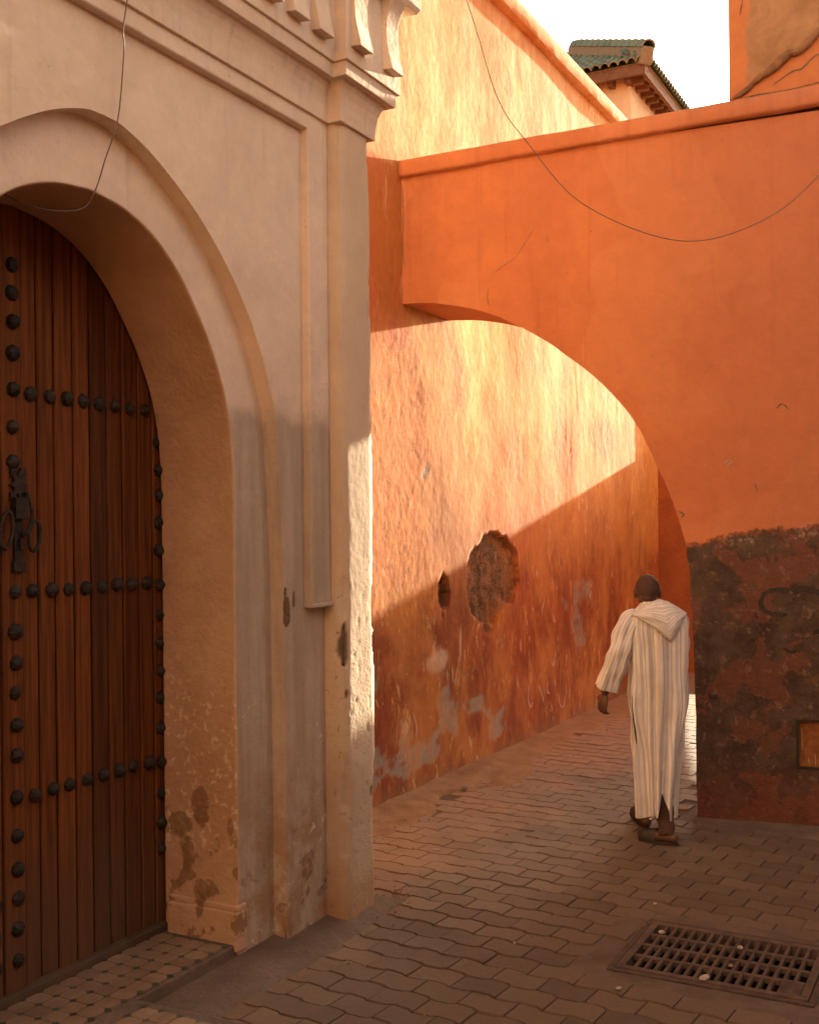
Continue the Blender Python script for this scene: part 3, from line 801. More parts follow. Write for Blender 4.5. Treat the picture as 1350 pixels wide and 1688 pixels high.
# iron knocker with star plate, lock box and hanging loops
b = bmesh.new()
star = []
for k in range(16):
    t = PI / 2 + 2 * PI * k / 16; r = .062 if k % 2 == 0 else .036
    star.append((3.262 + r * .8 * math.cos(t), 2.195 + r * math.sin(t)))
plate(b, [star], 3.540, 3.557)
for (x, z) in ((3.235, 2.245), (3.285, 2.250), (3.232, 2.15), (3.292, 2.15)): box(b, x - .015, x + .015, 3.543, 3.557, z - .018, z + .018)
box(b, 3.222, 3.288, 3.520, 3.557, 2.055, 2.145); box(b, 3.236, 3.282, 3.545, 3.557, 1.88, 2.05); box(b, 3.226, 3.290, 3.540, 3.557, 1.838, 1.885)
box(b, 3.252, 3.268, 3.528, 3.55, 1.93, 1.975)
kn = from_bm('knocker_plate', b, M_IRON, leafR, bevel=.003)
link_mesh('knocker_ring', tube_mesh('knocker_ring', catmull([(3.285, 3.53, 2.165), (3.305, 3.522, 2.10), (3.300, 3.525, 2.03), (3.272, 3.53, 1.99), (3.262, 3.53, 2.01)], 6), .008, 7), M_IRON, leafR, smooth=True)
link_mesh('knocker_ring', ring_mesh('knocker_ring', (3.322, 3.525, 1.985), .030, .062, .0075, .008), M_IRON, leafR, smooth=True)
link_mesh('knocker_ring', ring_mesh('knocker_ring', (3.175, 3.525, 2.01), .032, .075, .0085, .01), M_IRON, leafL, smooth=True)
b = bmesh.new(); box(b, 3.085, 3.150, 3.530, 3.557, 1.86, 2.18); from_bm('lock_plate', b, M_IRON, leafL, bevel=.004)
# heap of dark swept dirt at the foot of the door
b = bmesh.new(); box(b, 2.3, 4.14, 3.53, 3.60, 0.085, 0.125); from_bm('door_sill', b, M_EARTH, gate, bevel=.006)

# ------------------------------------------------------------------ TILED STEP
step = empty('tiled_step', (0, 0, 0)); tag(step, 'low terracotta tiled doorstep with small dark green insets below the studded door', 'doorstep')
b = bmesh.new()
plate(b, [[(2.31, 3.545), (4.135, 3.545), (4.135, 3.125), (3.470, 3.125), (3.485, 2.5), (3.50, 1.9), (2.31, 1.9)]], 0.0855, -0.05, axes=lambda a, y, z: (a, z, y))
from_bm('step_body', b, M_CEMENT, step, bevel=.008)
TP = 0.0938
def oct_mesh():
    h = TP / 2 - .0012; c_ = 0.0165; b_ = bmesh.new()
    o8 = [(h, -h + c_), (h, h - c_), (h - c_, h), (-h + c_, h), (-h, h - c_), (-h, -h + c_), (-h + c_, -h), (h - c_, -h)]
    lo = [b_.verts.new((x, y, 0)) for x, y in o8]; hi = [b_.verts.new((x * .985, y * .985, .0055)) for x, y in o8]
    for i in range(8): b_.faces.new((lo[i], lo[(i + 1) % 8], hi[(i + 1) % 8], hi[i]))
    b_.faces.new(hi); me = bpy.data.meshes.new('tile'); b_.to_mesh(me); b_.free(); me.materials.append(M_TILE); return me
def dot_mesh():
    b_ = bmesh.new(); r = .0195
    lo = [b_.verts.new((r * math.cos(k * PI / 2), r * math.sin(k * PI / 2), 0)) for k in range(4)]
    hi = [b_.verts.new((r * .94 * math.cos(k * PI / 2), r * .94 * math.sin(k * PI / 2), .005)) for k in range(4)]
    for i in range(4): b_.faces.new((lo[i], lo[(i + 1) % 4], hi[(i + 1) % 4], hi[i]))
    b_.faces.new(hi); me = bpy.data.meshes.new('inset'); b_.to_mesh(me); b_.free(); me.materials.append(M_INSET); return me
OM, DM = oct_mesh(), dot_mesh()
def lay(x0, x1, y0, y1, ox, oy):
    nx = int((x1 - x0) / TP); ny = int((y1 - y0) / TP)
    for i in range(nx + 1):
        for j in range(ny + 1):
            x, y = ox + i * TP, oy + j * TP
            if x + TP / 2 < x1 and y + TP / 2 < y1 and x > x0 and y > y0:
                o = link_mesh('tile', OM, None, step, (x, y, .0862 + random.gauss(0, .0006))); o.rotation_euler = (random.gauss(0, .006), random.gauss(0, .006), 0)
            if x0 < x - TP / 2 < x1 - .01 and y0 < y - TP / 2 < y1 - .01:
                link_mesh('tile_inset', DM, None, step, (x - TP / 2, y - TP / 2, .0866))
lay(2.75, 4.13, 3.13, 3.535, 2.75 + .062, 3.155 + .045)
lay(2.75, 3.46, 2.0, 3.10, 2.75 + .055, 2.0 + .06)

# ------------------------------------------------------------------ ALLEY WALL
BEND = 13.55
st = 0.020
S_ = np.arange(5.0, 13.92, st); Z_ = np.concatenate([np.arange(-0.03, 4.0, st), np.arange(4.0, 6.86, 0.03)])
SS, ZZ = np.meshgrid(S_, Z_, indexing='ij')
hgt = 0.022 * fbm(SS * 0.8, ZZ * 0.5, 1, 3) * (1 - 0.85 * sstep(11.0, 12.2, SS)) + 0.0022 * fbm(SS * 3.0, ZZ * 2.2, 2, 3) + 0.0010 * fbm(SS * 13, ZZ * 10, 3, 4) + 0.0014 * fbm(SS * 34, ZZ * 26, 4, 2)
# trowelled drips (long soft vertical ridges) in the middle
drip = fbm(SS * 3.2 + 0.5 * fbm(SS * 1.5, ZZ * 1.2, 30, 2), ZZ * 0.45, 14, 3)
hgt += 0.006 * np.clip(drip, -0.3, 0.35) * sstep(8.6, 9.6, SS) * sstep(2.0, 2.6, ZZ)
# flaking rough areas near the gate and a few elsewhere
fl = np.zeros_like(hgt)
for (cx, cz, rx, rz) in ((6.95, 3.0, .45, .65), (7.05, 2.15, .6, .55), (7.2, 1.65, .9, .35), (8.15, 3.2, .14, .3), (9.25, 2.65, .45, .28), (10.6, 2.75, .4, .3), (11.9, 3.0, .5, .3), (7.35, 2.6, .35, .4)):
    fl = np.maximum(fl, sstep(1.25, 0.55, np.hypot((SS - cx) / rx, (ZZ - cz) / rz) + 0.55 * fbm(SS * 4, ZZ * 3, 44, 4)))
rag = fbm(SS * 17, ZZ * 10, 50, 4, 0.65)
hgt += fl * (-0.0010 * sstep(0.02, 0.06, rag) + 0.0012 * fbm(SS * 38, ZZ * 26, 51, 3))
# bare stone holes
HOLE = [(8.62, 1.92), (8.84, 1.965), (8.94, 1.96), (9.15, 1.89), (9.36, 1.78), (9.45, 1.61), (9.40, 1.42), (9.13, 1.30), (8.95, 1.25), (8.80, 1.08), (8.66, 1.12), (8.62, 1.2), (8.45, 1.235), (8.34, 1.33), (8.29, 1.56), (8.36, 1.78), (8.48, 1.84)]
SMALL = [(7.83, 1.66), (7.92, 1.60), (7.97, 1.48), (7.93, 1.37), (7.83, 1.29), (7.79, 1.42), (7.78, 1.55)]
wx = SS + 0.035 * fbm(SS * 9, ZZ * 9, 60, 3); wz = ZZ + 0.035 * fbm(SS * 9 + 50, ZZ * 9, 61, 3)
stone = (in_poly(wx, wz, HOLE) | in_poly(wx, wz, SMALL)).astype(float)
hgt += stone * (-0.050 + 0.020 * fbm(SS * 7, ZZ * 7, 62, 4) - 0.012 * sstep(0.1, 0.2, fbm(SS * 16, ZZ * 13, 63, 3)))
# grey undercoat showing low down
pl = fbm(SS * 1.5, ZZ * 2.0, 70, 5, 0.62)
peel = sstep(0.02, 0.13, pl + 0.25 * sstep(1.3, 0.5, ZZ) - 0.15 - 0.5 * sstep(0.9, 1.5, ZZ) - 0.5 * sstep(9.6, 10.8, SS) - 0.6 * sstep(0.24, 0.05, ZZ))
GREY = [(10.55, 1.27), (11.0, 1.46), (11.5, 1.4), (11.45, 1.0), (11.25, 0.78), (11.0, 0.58), (10.9, 0.8), (10.7, 1.1)]
wx2 = SS + 0.20 * fbm(SS * 4, ZZ * 4, 64, 5, .65); wz2 = ZZ + 0.16 * fbm(SS * 4 + 50, ZZ * 4, 65, 5, .65)
peel = np.maximum(peel, 0.75 * in_poly(wx2, wz2, GREY) * sstep(-0.25, 0.15, fbm(SS * 3.5, ZZ * 3, 66, 5, 0.65)))
peel *= (1 - stone)
hgt -= peel * 0.004
pale = np.zeros_like(hgt)
for (cx, cz, rx, rz, q) in ((7.74, 0.96, .20, .10, .6), (8.17, 1.08, .02, .17, .55), (8.36, 3.5, .03, .14, 0)):
    pale = np.maximum(pale, q * sstep(1.1, 0.6, np.hypot((SS - cx) / rx, (ZZ - cz) / rz) + 0.5 * fbm(SS * 8, ZZ * 6, 80, 4)))
# plan: straight along Y=3.88, then bending right
t1 = np.clip(SS - BEND, 0, None)
bx, by = math.cos(R(12)), -math.sin(R(12))
PXw = np.minimum(SS, BEND) + t1 * bx; PYw = 3.88 + t1 * by
V = np.stack([PXw + np.where(t1 > 0, by * -hgt * -1, 0) , PYw - hgt, ZZ], -1)
me = fast_mesh('wall_face', V.reshape(-1, 3), grid_faces(*SS.shape))
for nme, arr in (('flake', fl), ('stone', stone), ('peel', peel), ('pale', pale)): add_attr(me, nme, arr)
alley = empty('alley_wall', (9, 3.9, 0)); tag(alley, 'tall weathered orange wall of the alley, half in low sun, with bare stone patch', 'wall')
alley.location = (0, 0, 0)
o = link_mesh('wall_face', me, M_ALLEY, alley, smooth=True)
b = bmesh.new()
ex, ey = BEND + .36 * bx, 3.88 + .36 * by
vv_ = [(5.0, 4.02), (BEND - .03, 4.02), (ex - .02, ey + .12), (ex + .02, ey + .06), (ex + .02, 6.0), (5.0, 6.0)]
plate(b, [vv_], -0.05, 6.80, axes=lambda a, y, z: (a, z, y))
o = from_bm('wall_mass', b, M_FARWALL, alley)
# coping of the wall with a rough lip
cs = np.arange(5.0, 13.90, 0.04)
prof = [(0.02, 6.628), (-.078, 6.630), (-.088, 6.636), (-.090, 6.765), (-.080, 6.79), (0.06, 6.80), (0.3, 6.80)]
Cv = []
for s in cs:
    t = max(0, s - BEND); cx0 = min(s, BEND) + t * bx; cy0 = 3.88 + t * by
    for k, (o_, z) in enumerate(prof):
        w_ = 0.006 * float(fbm(np.array(s * 1.6), np.array(k * 0.7), 90, 3)) + 0.003 * float(fbm(np.array(s * 9.0), np.array(k * 0.9), 92, 2))
        Cv.append((cx0, cy0 + o_ + w_, z + w_ * 0.8))
me = fast_mesh('coping', np.array(Cv), grid_faces(len(cs), len(prof)))
for nme in ('flake', 'stone', 'peel', 'pale'): add_attr(me, nme, np.zeros(len(Cv)))
link_mesh('coping', me, M_ALLEY, alley, smooth=False)
# pale chalk scribbles
def stroke(name, pts, w, y, parent, mat, axes, seed=0):
    P = [np.array(p) for p in catmull([(a, z, 0) for a, z in pts], 6)]
    v = []; f = []
    for i, p in enumerate(P):
        t = P[min(i + 1, len(P) - 1)] - P[max(0, i - 1)]; t = t / (np.linalg.norm(t) + 1e-9); nrm = np.array((-t[1], t[0], 0))
        ww = w * (0.55 + 0.6 * float(vnoise(np.array(i * 0.5), np.array(seed + .5), seed))) * min(1, 0.4 + min(i, len(P) - 1 - i) * 0.3)
        for sg in (-1, 1): q = p + nrm * ww * sg; v.append(axes(q[0], y, q[1]))
    for i in range(len(P) - 1): f.append((2 * i, 2 * i + 1, 2 * i + 3, 2 * i + 2))
    b_ = bmesh.new(); m_ = mesh_from(name, v, f); b_.from_mesh(m_); bpy.data.meshes.remove(m_)
    return from_bm(name, b_, mat, parent)
def wall_y(s, z):
    i = int(np.clip(round((s - 5.0) / st), 0, len(S_) - 1)); j = int(np.clip(np.searchsorted(Z_, z), 0, len(Z_) - 1))
    return 3.88 - hgt[max(0, i - 6):i + 7, max(0, j - 6):j + 7].max() - 0.002
for k, pts in enumerate([[(9.62, .55), (9.58, .42), (9.63, .33), (9.70, .36)], [(9.85, .50), (9.93, .40), (9.97, .32)], [(10.10, .52), (10.08, .42), (10.14, .38)], [(10.28, .50), (10.33, .43)],
                         [(10.40, .34), (10.43, .24), (10.52, .20), (10.60, .30), (10.62, .42)], [(10.18, .27), (10.22, .20)], [(10.2, .68), (10.27, .64), (10.3, .70)], [(7.90, .88), (7.92, .78)], [(8.0, .90), (8.01, .76)], [(7.78, .80), (7.77, .74)], [(7.33, .62), (7.38, .5), (7.36, .4)]]):
    yy = min(wall_y(a, z) for a, z in pts)
    stroke('chalk_mark', pts, 0.011, yy, alley, M_CHALK, lambda a, y, z: (a, y, z), k)

# ------------------------------------------------------------------ ARCHWAY WALL bridging the alley
arch = empty('archway_wall', (7.22, 3.88, 0), math.atan2(-0.9895, 0.1445))
tag(arch, 'smooth bright orange wall bridging the alley over a half arch, dark and worn below', 'wall')
prof = [(-0.02, 3.668), (0.10, 3.664), (0.279, 3.648), (0.524, 3.594), (0.745, 3.512), (1.014, 3.363), (1.192, 3.235), (1.450, 3.020), (1.686, 2.736), (1.855, 2.392), (1.970, 2.092), (2.028, 1.869), (2.054, 1.630), (2.070, 1.232), (2.084, 0.850), (2.084, 0.40), (2.082, -0.05)]
ac = [(p[0], p[1]) for p in catmull([(a, z, 0) for a, z in prof], 6)]
rr = random.Random(3)
ac = [(a + 0.004 * float(fbm(np.array(i * .35), np.array(2.2), 5, 3)) + (0.010 * float(fbm(np.array(i * .5), np.array(7.2), 6, 3)) if z < 1.9 else 0), z) for i, (a, z) in enumerate(ac)]
# meter niche
HX0, HX1, HZ0, HZ1 = 2.726, 3.16, 0.395, 0.722
b = bmesh.new()
plate(b, [[(-0.02, 4.64)] + ac + [(6.2, -0.05), (6.2, 4.78)], [(HX0, HZ0), (HX1, HZ0), (HX1, HZ1), (HX0, HZ1)]], 0.0, 0.77, axes=lambda a, y, z: (a + .146 * y, y, z))
from_bm('arch_face', b, M_BRIDGE, arch, bevel=0.010, segs=3)
# coping, slightly climbing to the right, ragged
cx_ = np.arange(0.0, 6.2, 0.035)
cpf = [(0.01, -.005), (-.045, 0.0), (-.052, .02), (-.054, .10), (-.040, .118), (.2, .13), (.80, .13), (.82, .0)]
Cv = []
for x in cx_:
    for k, (o_, z) in enumerate(cpf):
        w_ = 0.007 * float(fbm(np.array(x * 2.2), np.array(k * .8), 95, 3)) + 0.003 * float(fbm(np.array(x * 14.0), np.array(k * .9), 96, 2))
        Cv.append((x, o_ + w_, 4.597 + 0.048 * min(x, 3.5) + z + w_))
me = fast_mesh('coping', np.array(Cv), grid_faces(len(cx_), len(cpf))[:, ::-1])
bmx = bmesh.new(); bmx.from_mesh(me); n_ = len(cpf); bmx.verts.ensure_lookup_table()
bmx.faces.new([bmx.verts[i] for i in range(n_)])
bmesh.ops.recalc_face_normals(bmx, faces=bmx.faces); bmx.to_mesh(me); bmx.free()
link_mesh('coping', me, M_BRIDGE, arch)
# rusty meter door set back in its niche
b = bmesh.new(); box(b, HX0 + .004, HX1, 0.035, .06, HZ0, HZ1)
md = from_bm('meter_door', b, M_RUST, arch)
b = bmesh.new(); box(b, HX0 + .001, HX0 + .018, -.004, .05, HZ0, HZ1); box(b, HX0 + .018, HX1, -.004, .05, HZ1 - .014, HZ1); box(b, HX0 + .018, HX1, -.004, .05, HZ0, HZ0 + .012)
from_bm('door_frame', b, M_IRON, md)
for k, pts in enumerate([[(2.76, .66), (2.762, .56), (2.76, .52)], [(2.84, .50), (2.842, .42)], [(2.80, .47), (2.805, .41)]]):
    stroke('paint_drip', pts, 0.004, 0.0325, md, M_CHALK, lambda a, y, z: (a, y, z), 20 + k)
# black spray strokes
for k, (pts, w) in enumerate([([(2.69, 1.565), (2.60, 1.572), (2.535, 1.545), (2.512, 1.475), (2.55, 1.425), (2.62, 1.408), (2.68, 1.41)], .017), ([(2.715, 1.570), (2.80, 1.578), (2.90, 1.545), (2.97, 1.48)], .020),
                            ([(2.835, 1.29), (2.875, 1.30), (2.93, 1.25)], .018), ([(2.65, 1.19), (2.70, 1.16), (2.73, 1.17)], .010)]):
    stroke('spray_stroke', pts, w, -0.003, arch, M_SPRAY, lambda a, y, z: (a, y, z), 40 + k)
for k, (pts, w) in enumerate([([(1.00, 4.12), (.93, 4.02), (.86, 3.93), (.76, 3.87), (.70, 3.83)], .0025), ([(.66, 3.73), (.655, 3.66), (.665, 3.60)], .003), ([(1.10, 4.06), (1.095, 4.02)], .003), ([(0.012, 4.55), (.018, 4.3), (.010, 4.1), (.02, 3.95)], .004), ([(2.48, 2.28), (2.50, 2.22)], .004), ([(2.62, 2.77), (2.66, 2.80), (2.70, 2.76)], .005), ([(1.98, 2.10), (2.02, 2.08), (2.0, 2.06)], .006)]):
    stroke('crack', pts, w, -0.002, arch, M_BARE, lambda a, y, z: (a, y, z), 60 + k)
for k, pts in enumerate([[(2.285, 2.415), (2.31, 2.44), (2.335, 2.43), (2.30, 2.40)], [(2.15, 2.40), (2.17, 2.41)]]):
    stroke('paint_scar', pts, 0.007, -0.002, arch, M_CHALK, lambda a, y, z: (a, y, z), 80 + k)
# cement skirt at the pier's foot
def ax(p): return (7.22 + p[0] * .1445 + p[1] * .9895, 3.88 - p[0] * .9895 + p[1] * .1445)
ribbon('cement_strip', [ax((2.06, 0.02)), ax((2.5, .02)), ax((3.0, .02)), ax((4.0, .02)), ax((5.5, .02))], [ax((2.10, -.14)), ax((2.5, -.20)), ax((3.0, -.24)), ax((4.0, -.26)), ax((5.5, -.26))], 0.030, 0.010, 6)

# upper block standing on the archway wall
tower = empty('upper_storey', (7.22, 3.88, 0), math.atan2(-0.9895, 0.1445)); tag(tower, 'orange rooftop block with brown repair patch above the archway coping', 'building')
mT = Mat('patched_orange_render', 0.9, 0.2)
tc = mT.n('ShaderNodeTexCoord').outputs['Object']; x, y, z = mT.xyz(tc)
cO = mT.mix(mT.rng(mT.noise(2.5, 5, .6, vec=tc), .3, .7), (0.52, 0.185, 0.065), (0.43, 0.145, 0.055))
nb = mT.noise(3.5, 5, .6, vec=tc)
lim = mT.math('ADD', mT.math('SUBTRACT', x, 2.44), mT.math('MULTIPLY', mT.math('SUBTRACT', nb, .5), .18))
dg = mT.math('SUBTRACT', z, mT.math('ADD', 4.98, mT.math('MULTIPLY', mT.math('SUBTRACT', x, 2.45), .60)))
pm = mT.math('MULTIPLY', mT.rng(lim, 0.0, .03), mT.rng(mT.math('ADD', dg, mT.math('MULTIPLY', mT.math('SUBTRACT', nb, .5), .1)), -.02, .02))
cB = mT.mix(mT.rng(mT.noise(4, 5, .65, .6, vec=tc), .3, .7), (0.40, 0.215, 0.105), (0.28, 0.14, 0.065))
mT.bump(mT.noise(12, 5, .65, vec=tc), .012)
M_TOWER = mT.done(mT.val(mT.mix(pm, cO, cB), mT.noise(9, 5, .7, vec=tc), .85, 1.12))
b = bmesh.new(); box(b, 2.335, 5.6, .10, 3.0, 4.65, 7.6); from_bm('block_wall', b, M_TOWER, tower, bevel=.03, segs=3)
fp = []
for i in range(30):
    t = i / 29; x = 2.345 + t * .85; zc = 4.875 + t * .56
    fp.append((x, .085 + .014 * float(fbm(np.array(i * .4), np.array(1.), 7, 3)), zc + .030 * float(fbm(np.array(i * .33), np.array(4.), 8, 3))))
link_mesh('mortar_fillet', tube_mesh('mortar_fillet', fp, [.008 + .020 * min(1, i / 8) + .012 * float(fbm(np.array(i * .6), np.array(9.), 9, 3)) for i in range(30)], 8), M_MORTAR, tower, smooth=True)
for k, pts in enumerate([[(2.62, 4.95), (2.74, 5.02), (2.80, 5.03), (2.88, 5.10), (2.97, 5.12)], [(2.35, 4.865), (2.50, 4.895), (2.7, 4.90), (2.95, 4.93)], [(2.43, 5.55), (2.41, 5.45)]]):
    stroke('crack', pts, .006, .097, tower, M_BARE, lambda a, y, z: (a, y, z), 90 + k)

# ------------------------------------------------------------------ far end of the alley
b = bmesh.new()
plate(b, [[(-5.5, -0.05), (2.5, -0.05), (2.5, 3.227), (-5.5, 3.227)], [(-3.18, .42), (-0.6, .42), (-0.6, 1.60), (-1.5, 1.45), (-2.12, 1.11)]], 0.0, 0.30, axes=lambda a, y, z: (15.1 + y, -a, z))  # slanted unseen opening, added to throw a sun patch on the paving
o = from_bm('closing_wall', b, M_FARWALL); tag(o, 'low orange wall closing the far end of the alley behind the arch', 'wall')

# ------------------------------------------------------------------ PAVILION with green tiled roof
pv = empty('pavilion', (0, 0, 0)); tag(pv, 'rooftop pavilion with green glazed hip roof and dark wooden eaves behind the walls', 'building')
EX, EY, EZ = 17.5, 4.92, 9.50          # eave corner nearest the alley
OV = 0.36; PIT = 0.60; RUNX, RUNY = 4.4, 4.4
b = bmesh.new(); box(b, EX + OV, EX + RUNX - OV, EY + OV, EY + RUNY - OV, -0.05, 9.45); from_bm('pavilion_wall', b, M_PEACH, pv, bevel=.02)
b = bmesh.new()
for (x0, x1, y0, y1) in ((EX + .03, EX + RUNX - .03, EY + .03, EY + .09), (EX + .03, EX + .09, EY + .0905, EY + RUNY - .03), (EX + .0905, EX + RUNX - .03, EY + RUNY - .09, EY + RUNY - .03)):
    box(b, x0, x1, y0, y1, 9.30, 9.47)
fa = from_bm('fascia', b, M_TIMBER, pv)
b = bmesh.new(); box(b, EX + .09, EX + RUNX - .09, EY + .09, EY + RUNY - .09, 9.44, 9.48); from_bm('eave_board', b, M_TIMBER, pv)
b = bmesh.new(); box(b, -.05, .05, 0.0, .26, 9.27, 9.44)
raf = bpy.data.meshes.new('rafter'); bmesh.ops.bevel(b, geom=[e for e in b.edges if abs(e.verts[0].co.x - e.verts[1].co.x) > .05 and e.verts[0].co.y < .01 and e.verts[0].co.z < 9.3], offset=.05, segments=2, affect='EDGES'); b.to_mesh(raf); b.free(); raf.materials.append(M_TIMBER)
for k in range(13):
    o = link_mesh('rafter', raf, None, pv, (EX + .36 + k * .30, EY + .10, 0))
    o = link_mesh('rafter', raf, None, pv, (EX + .10, EY + .36 + k * .30, 0)); o.rotation_euler = (0, 0, -PI / 2)
b = bmesh.new()
ap = b.verts.new((EX + RUNX / 2, EY + RUNY / 2, EZ + PIT * RUNX / 2 - .03)); cs_ = [b.verts.new(p) for p in ((EX, EY, EZ - .03), (EX + RUNX, EY, EZ - .03), (EX + RUNX, EY + RUNY, EZ - .03), (EX, EY + RUNY, EZ - .03))]
for i in range(4): b.faces.new((cs_[i], cs_[(i + 1) % 4], ap))
b.faces.new(cs_[::-1]); roof = from_bm('roof', b, M_CLAYEND, pv)
TW = 0.150; TL = 0.30
def barrel(name, w, l, mats, up_=True):
    n = 6; v = []; f = []
    for (t, r) in ((0, w * .55), (l + .03, w * .46)):
        for sc in (1.0, 0.80):
            for k in range(n + 1):
                a = PI * k / n; v.append((r * sc * math.cos(a), t, r * sc * math.sin(a) * (1 if up_ else -1)))
    m1 = n + 1
    for k in range(n):
        f.append((k, k + 1, 2 * m1 + k + 1, 2 * m1 + k)); f.append((m1 + k + 1, m1 + k, 3 * m1 + k, 3 * m1 + k + 1)); f.append((k + 1, k, m1 + k, m1 + k + 1))
    me = mesh_from(name, v, f); me.materials.append(mats[0]); me.materials.append(mats[1])
    for i, p in enumerate(me.polygons):
        p.material_index = 1 if i % 3 == 2 else 0
        p.use_smooth = i % 3 == 0
    return me
TB = barrel('roof_tile', TW, TL, (M_GREEN, M_CLAYEND)); 
sl = math.atan(PIT)
cnt = 0
stv, stf = [], []
def place_tile(me, name, loc, rot):
    global cnt
    o = link_mesh(name, me, None, roof, loc); o.rotation_euler = rot; cnt += 1
# front slope (faces the camera, eave along Y) and alley-side slope (eave along X)
for side in (0, 1):
    ncol = int(RUNY / TW)
    for c in range(ncol):
        u_ = TW / 2 + c * TW
        depth = min(u_, RUNY - u_)
        nrow = max(1, int(depth / (TL * math.cos(sl))))
        for r in range(nrow + 1):
            t = -0.05 + r * TL * math.cos(sl)
            if t > depth: break
            vis = (side == 0 and u_ < 2.3) or (side == 1 and r <= 1)
            if side == 0: loc = (EX + t, EY + u_, EZ + t * PIT + .01); rot = Matrix.Rotation(-PI / 2, 3, 'Z') @ Matrix.Rotation(sl, 3, 'X')
            else: loc = (EX + u_, EY + t, EZ + t * PIT + .01); rot = Matrix.Rotation(sl, 3, 'X')
            if not vis: continue
            place_tile(TB, 'roof_tile', loc, rot.to_euler())
# hip ridge: clay bed with green cap tiles
HB = barrel('hip_tile', .24, .24, (M_GREEN, M_CLAYEND))
hd = Vector((1, 1, PIT)).normalized(); hip0 = Vector((EX - .06, EY - .06, EZ + .02))
yaw = -PI / 4
for k in range(12):
    p = hip0 + hd * (k * .24) + Vector((0, 0, .14))
    rot = Matrix.Rotation(yaw, 3, 'Z') @ Matrix.Rotation(math.asin(hd.z), 3, 'X')
    o = link_mesh('hip_tile', HB, None, roof, p); o.rotation_euler = rot.to_euler()
b = bmesh.new(); box(b, -.105, .105, 0.0, 3.0, -.12, .155)
o = from_bm('hip_bed', b, M_CLAYEND, roof, bevel=.03); o.location = hip0 + Vector((.02, .02, 0)); o.rotation_euler = (Matrix.Rotation(yaw, 3, 'Z') @ Matrix.Rotation(math.asin(hd.z), 3, 'X')).to_euler()

# ------------------------------------------------------------------ houses behind the viewer, facing the low sun
def house(x0, x1, y0, y1, h, label, seed):
    hs_ = empty('town_house', (x1, (y0 + y1) / 2, 0)); tag(hs_, label, 'house')
    b_ = bmesh.new()
    rr_ = random.Random(seed); wins = []
    yy = y0 + 1.2
    while yy < y1 - 1.6:
        wins.append((yy, yy + .8)); yy += rr_.uniform(2.4, 3.4)
    loops = [[(y0, -0.06), (y1, -0.06), (y1, h), (y0, h)]] + [[(a, zz), (c, zz), (c, zz + 1.1), (a, zz + 1.1)] for a, c in wins for zz in (3.6,)]
    plate(b_, loops, x1, x1 - .4, axes=lambda a, y, z: (y, a, z))
    w_ = from_bm('house_wall', b_, M_OPP, hs_); w_.matrix_parent_inverse = hs_.matrix_world.inverted() if False else Matrix.Translation(-Vector(hs_.location))
    b_ = bmesh.new(); box(b_, x0, x1 - .401, y0, y1, -0.06, h - .05)
    w_ = from_bm('house_body', b_, M_OPP, hs_); w_.matrix_parent_inverse = Matrix.Translation(-Vector(hs_.location))
    for a, c in wins:
        b_ = bmesh.new(); box(b_, x1 - .30, x1 - .26, a, c, 3.6, 4.7)
        w_ = from_bm('shutter', b_, M_TIMBER, hs_); w_.matrix_parent_inverse = Matrix.Translation(-Vector(hs_.location))
house(-13, -7.5, -12, -1.0, 8.5, 'ochre house behind the viewer, right of the square', 1)
house(-12, -7.0, -0.9, 11, 9.5, 'ochre house behind the viewer, on the gate side', 2)
opp = empty('town_house', (0, 0, 0)); tag(opp, 'unseen long ochre house along the right side of the street, added to cut sky light on the gate', 'house')  # unseen house added to hold back low sky light from door and ground
b = bmesh.new()
wl = [[(a, 3.4), (a + .8, 3.4), (a + .8, 4.6), (a, 4.6)] for a in (-5.5, -2.2, 0.8, 3.6)] + [[(-3.6, 0.0), (-2.5, 0.0), (-2.5, 2.2), (-3.6, 2.2)]]
plate(b, [[(-6.9, -0.06), (6.9, -0.06), (6.9, 4.9), (-6.9, 4.9)]] + [[(a, z + .02) for a, z in w] for w in wl], -2.6, -3.0)
from_bm('house_wall', b, M_OPP, opp)
b = bmesh.new(); box(b, -6.9, 6.9, -9, -3.001, -0.06, 4.85); from_bm('house_body', b, M_OPP, opp)
for w in wl:
    b = bmesh.new(); box(b, w[0][0], w[1][0], -2.95, -2.90, w[0][1] + .02, w[2][1] + .02); from_bm('shutter', b, M_TIMBER, opp)

# ------------------------------------------------------------------ CABLES
def cable(name, pts, r, label):
    o = link_mesh(name, tube_mesh(name, catmull(pts, 10), r, 6), M_CABLE, smooth=True); return tag(o, label, 'cable', None)
cable('cable', [(3.268, 2.70, 4.95), (3.262, 2.94, 4.05), (3.268, 2.965, 3.86), (3.27, 3.0, 3.61), (3.255, 3.055, 3.45), (3.262, 3.112, 3.345), (3.245, 3.16, 3.275), (3.16, 3.22, 3.25), (3.06, 3.28, 3.26), (2.98, 3.34, 3.30)], .0030, 'thin grey cable hanging down the gate wall into the door arch')
cable('cable', [(4.45, 2.30, 4.95), (4.55, 2.10, 4.39), (4.61, 1.98, 3.95), (4.67, 1.86, 3.74), (4.79, 1.64, 3.46), (4.99, 1.26, 3.29), (5.16, .94, 3.37), (5.29, .70, 3.58), (5.45, .40, 4.0), (5.7, 0.0, 4.8)], .0021, 'thin dark cable sagging across the front of the orange archway wall')

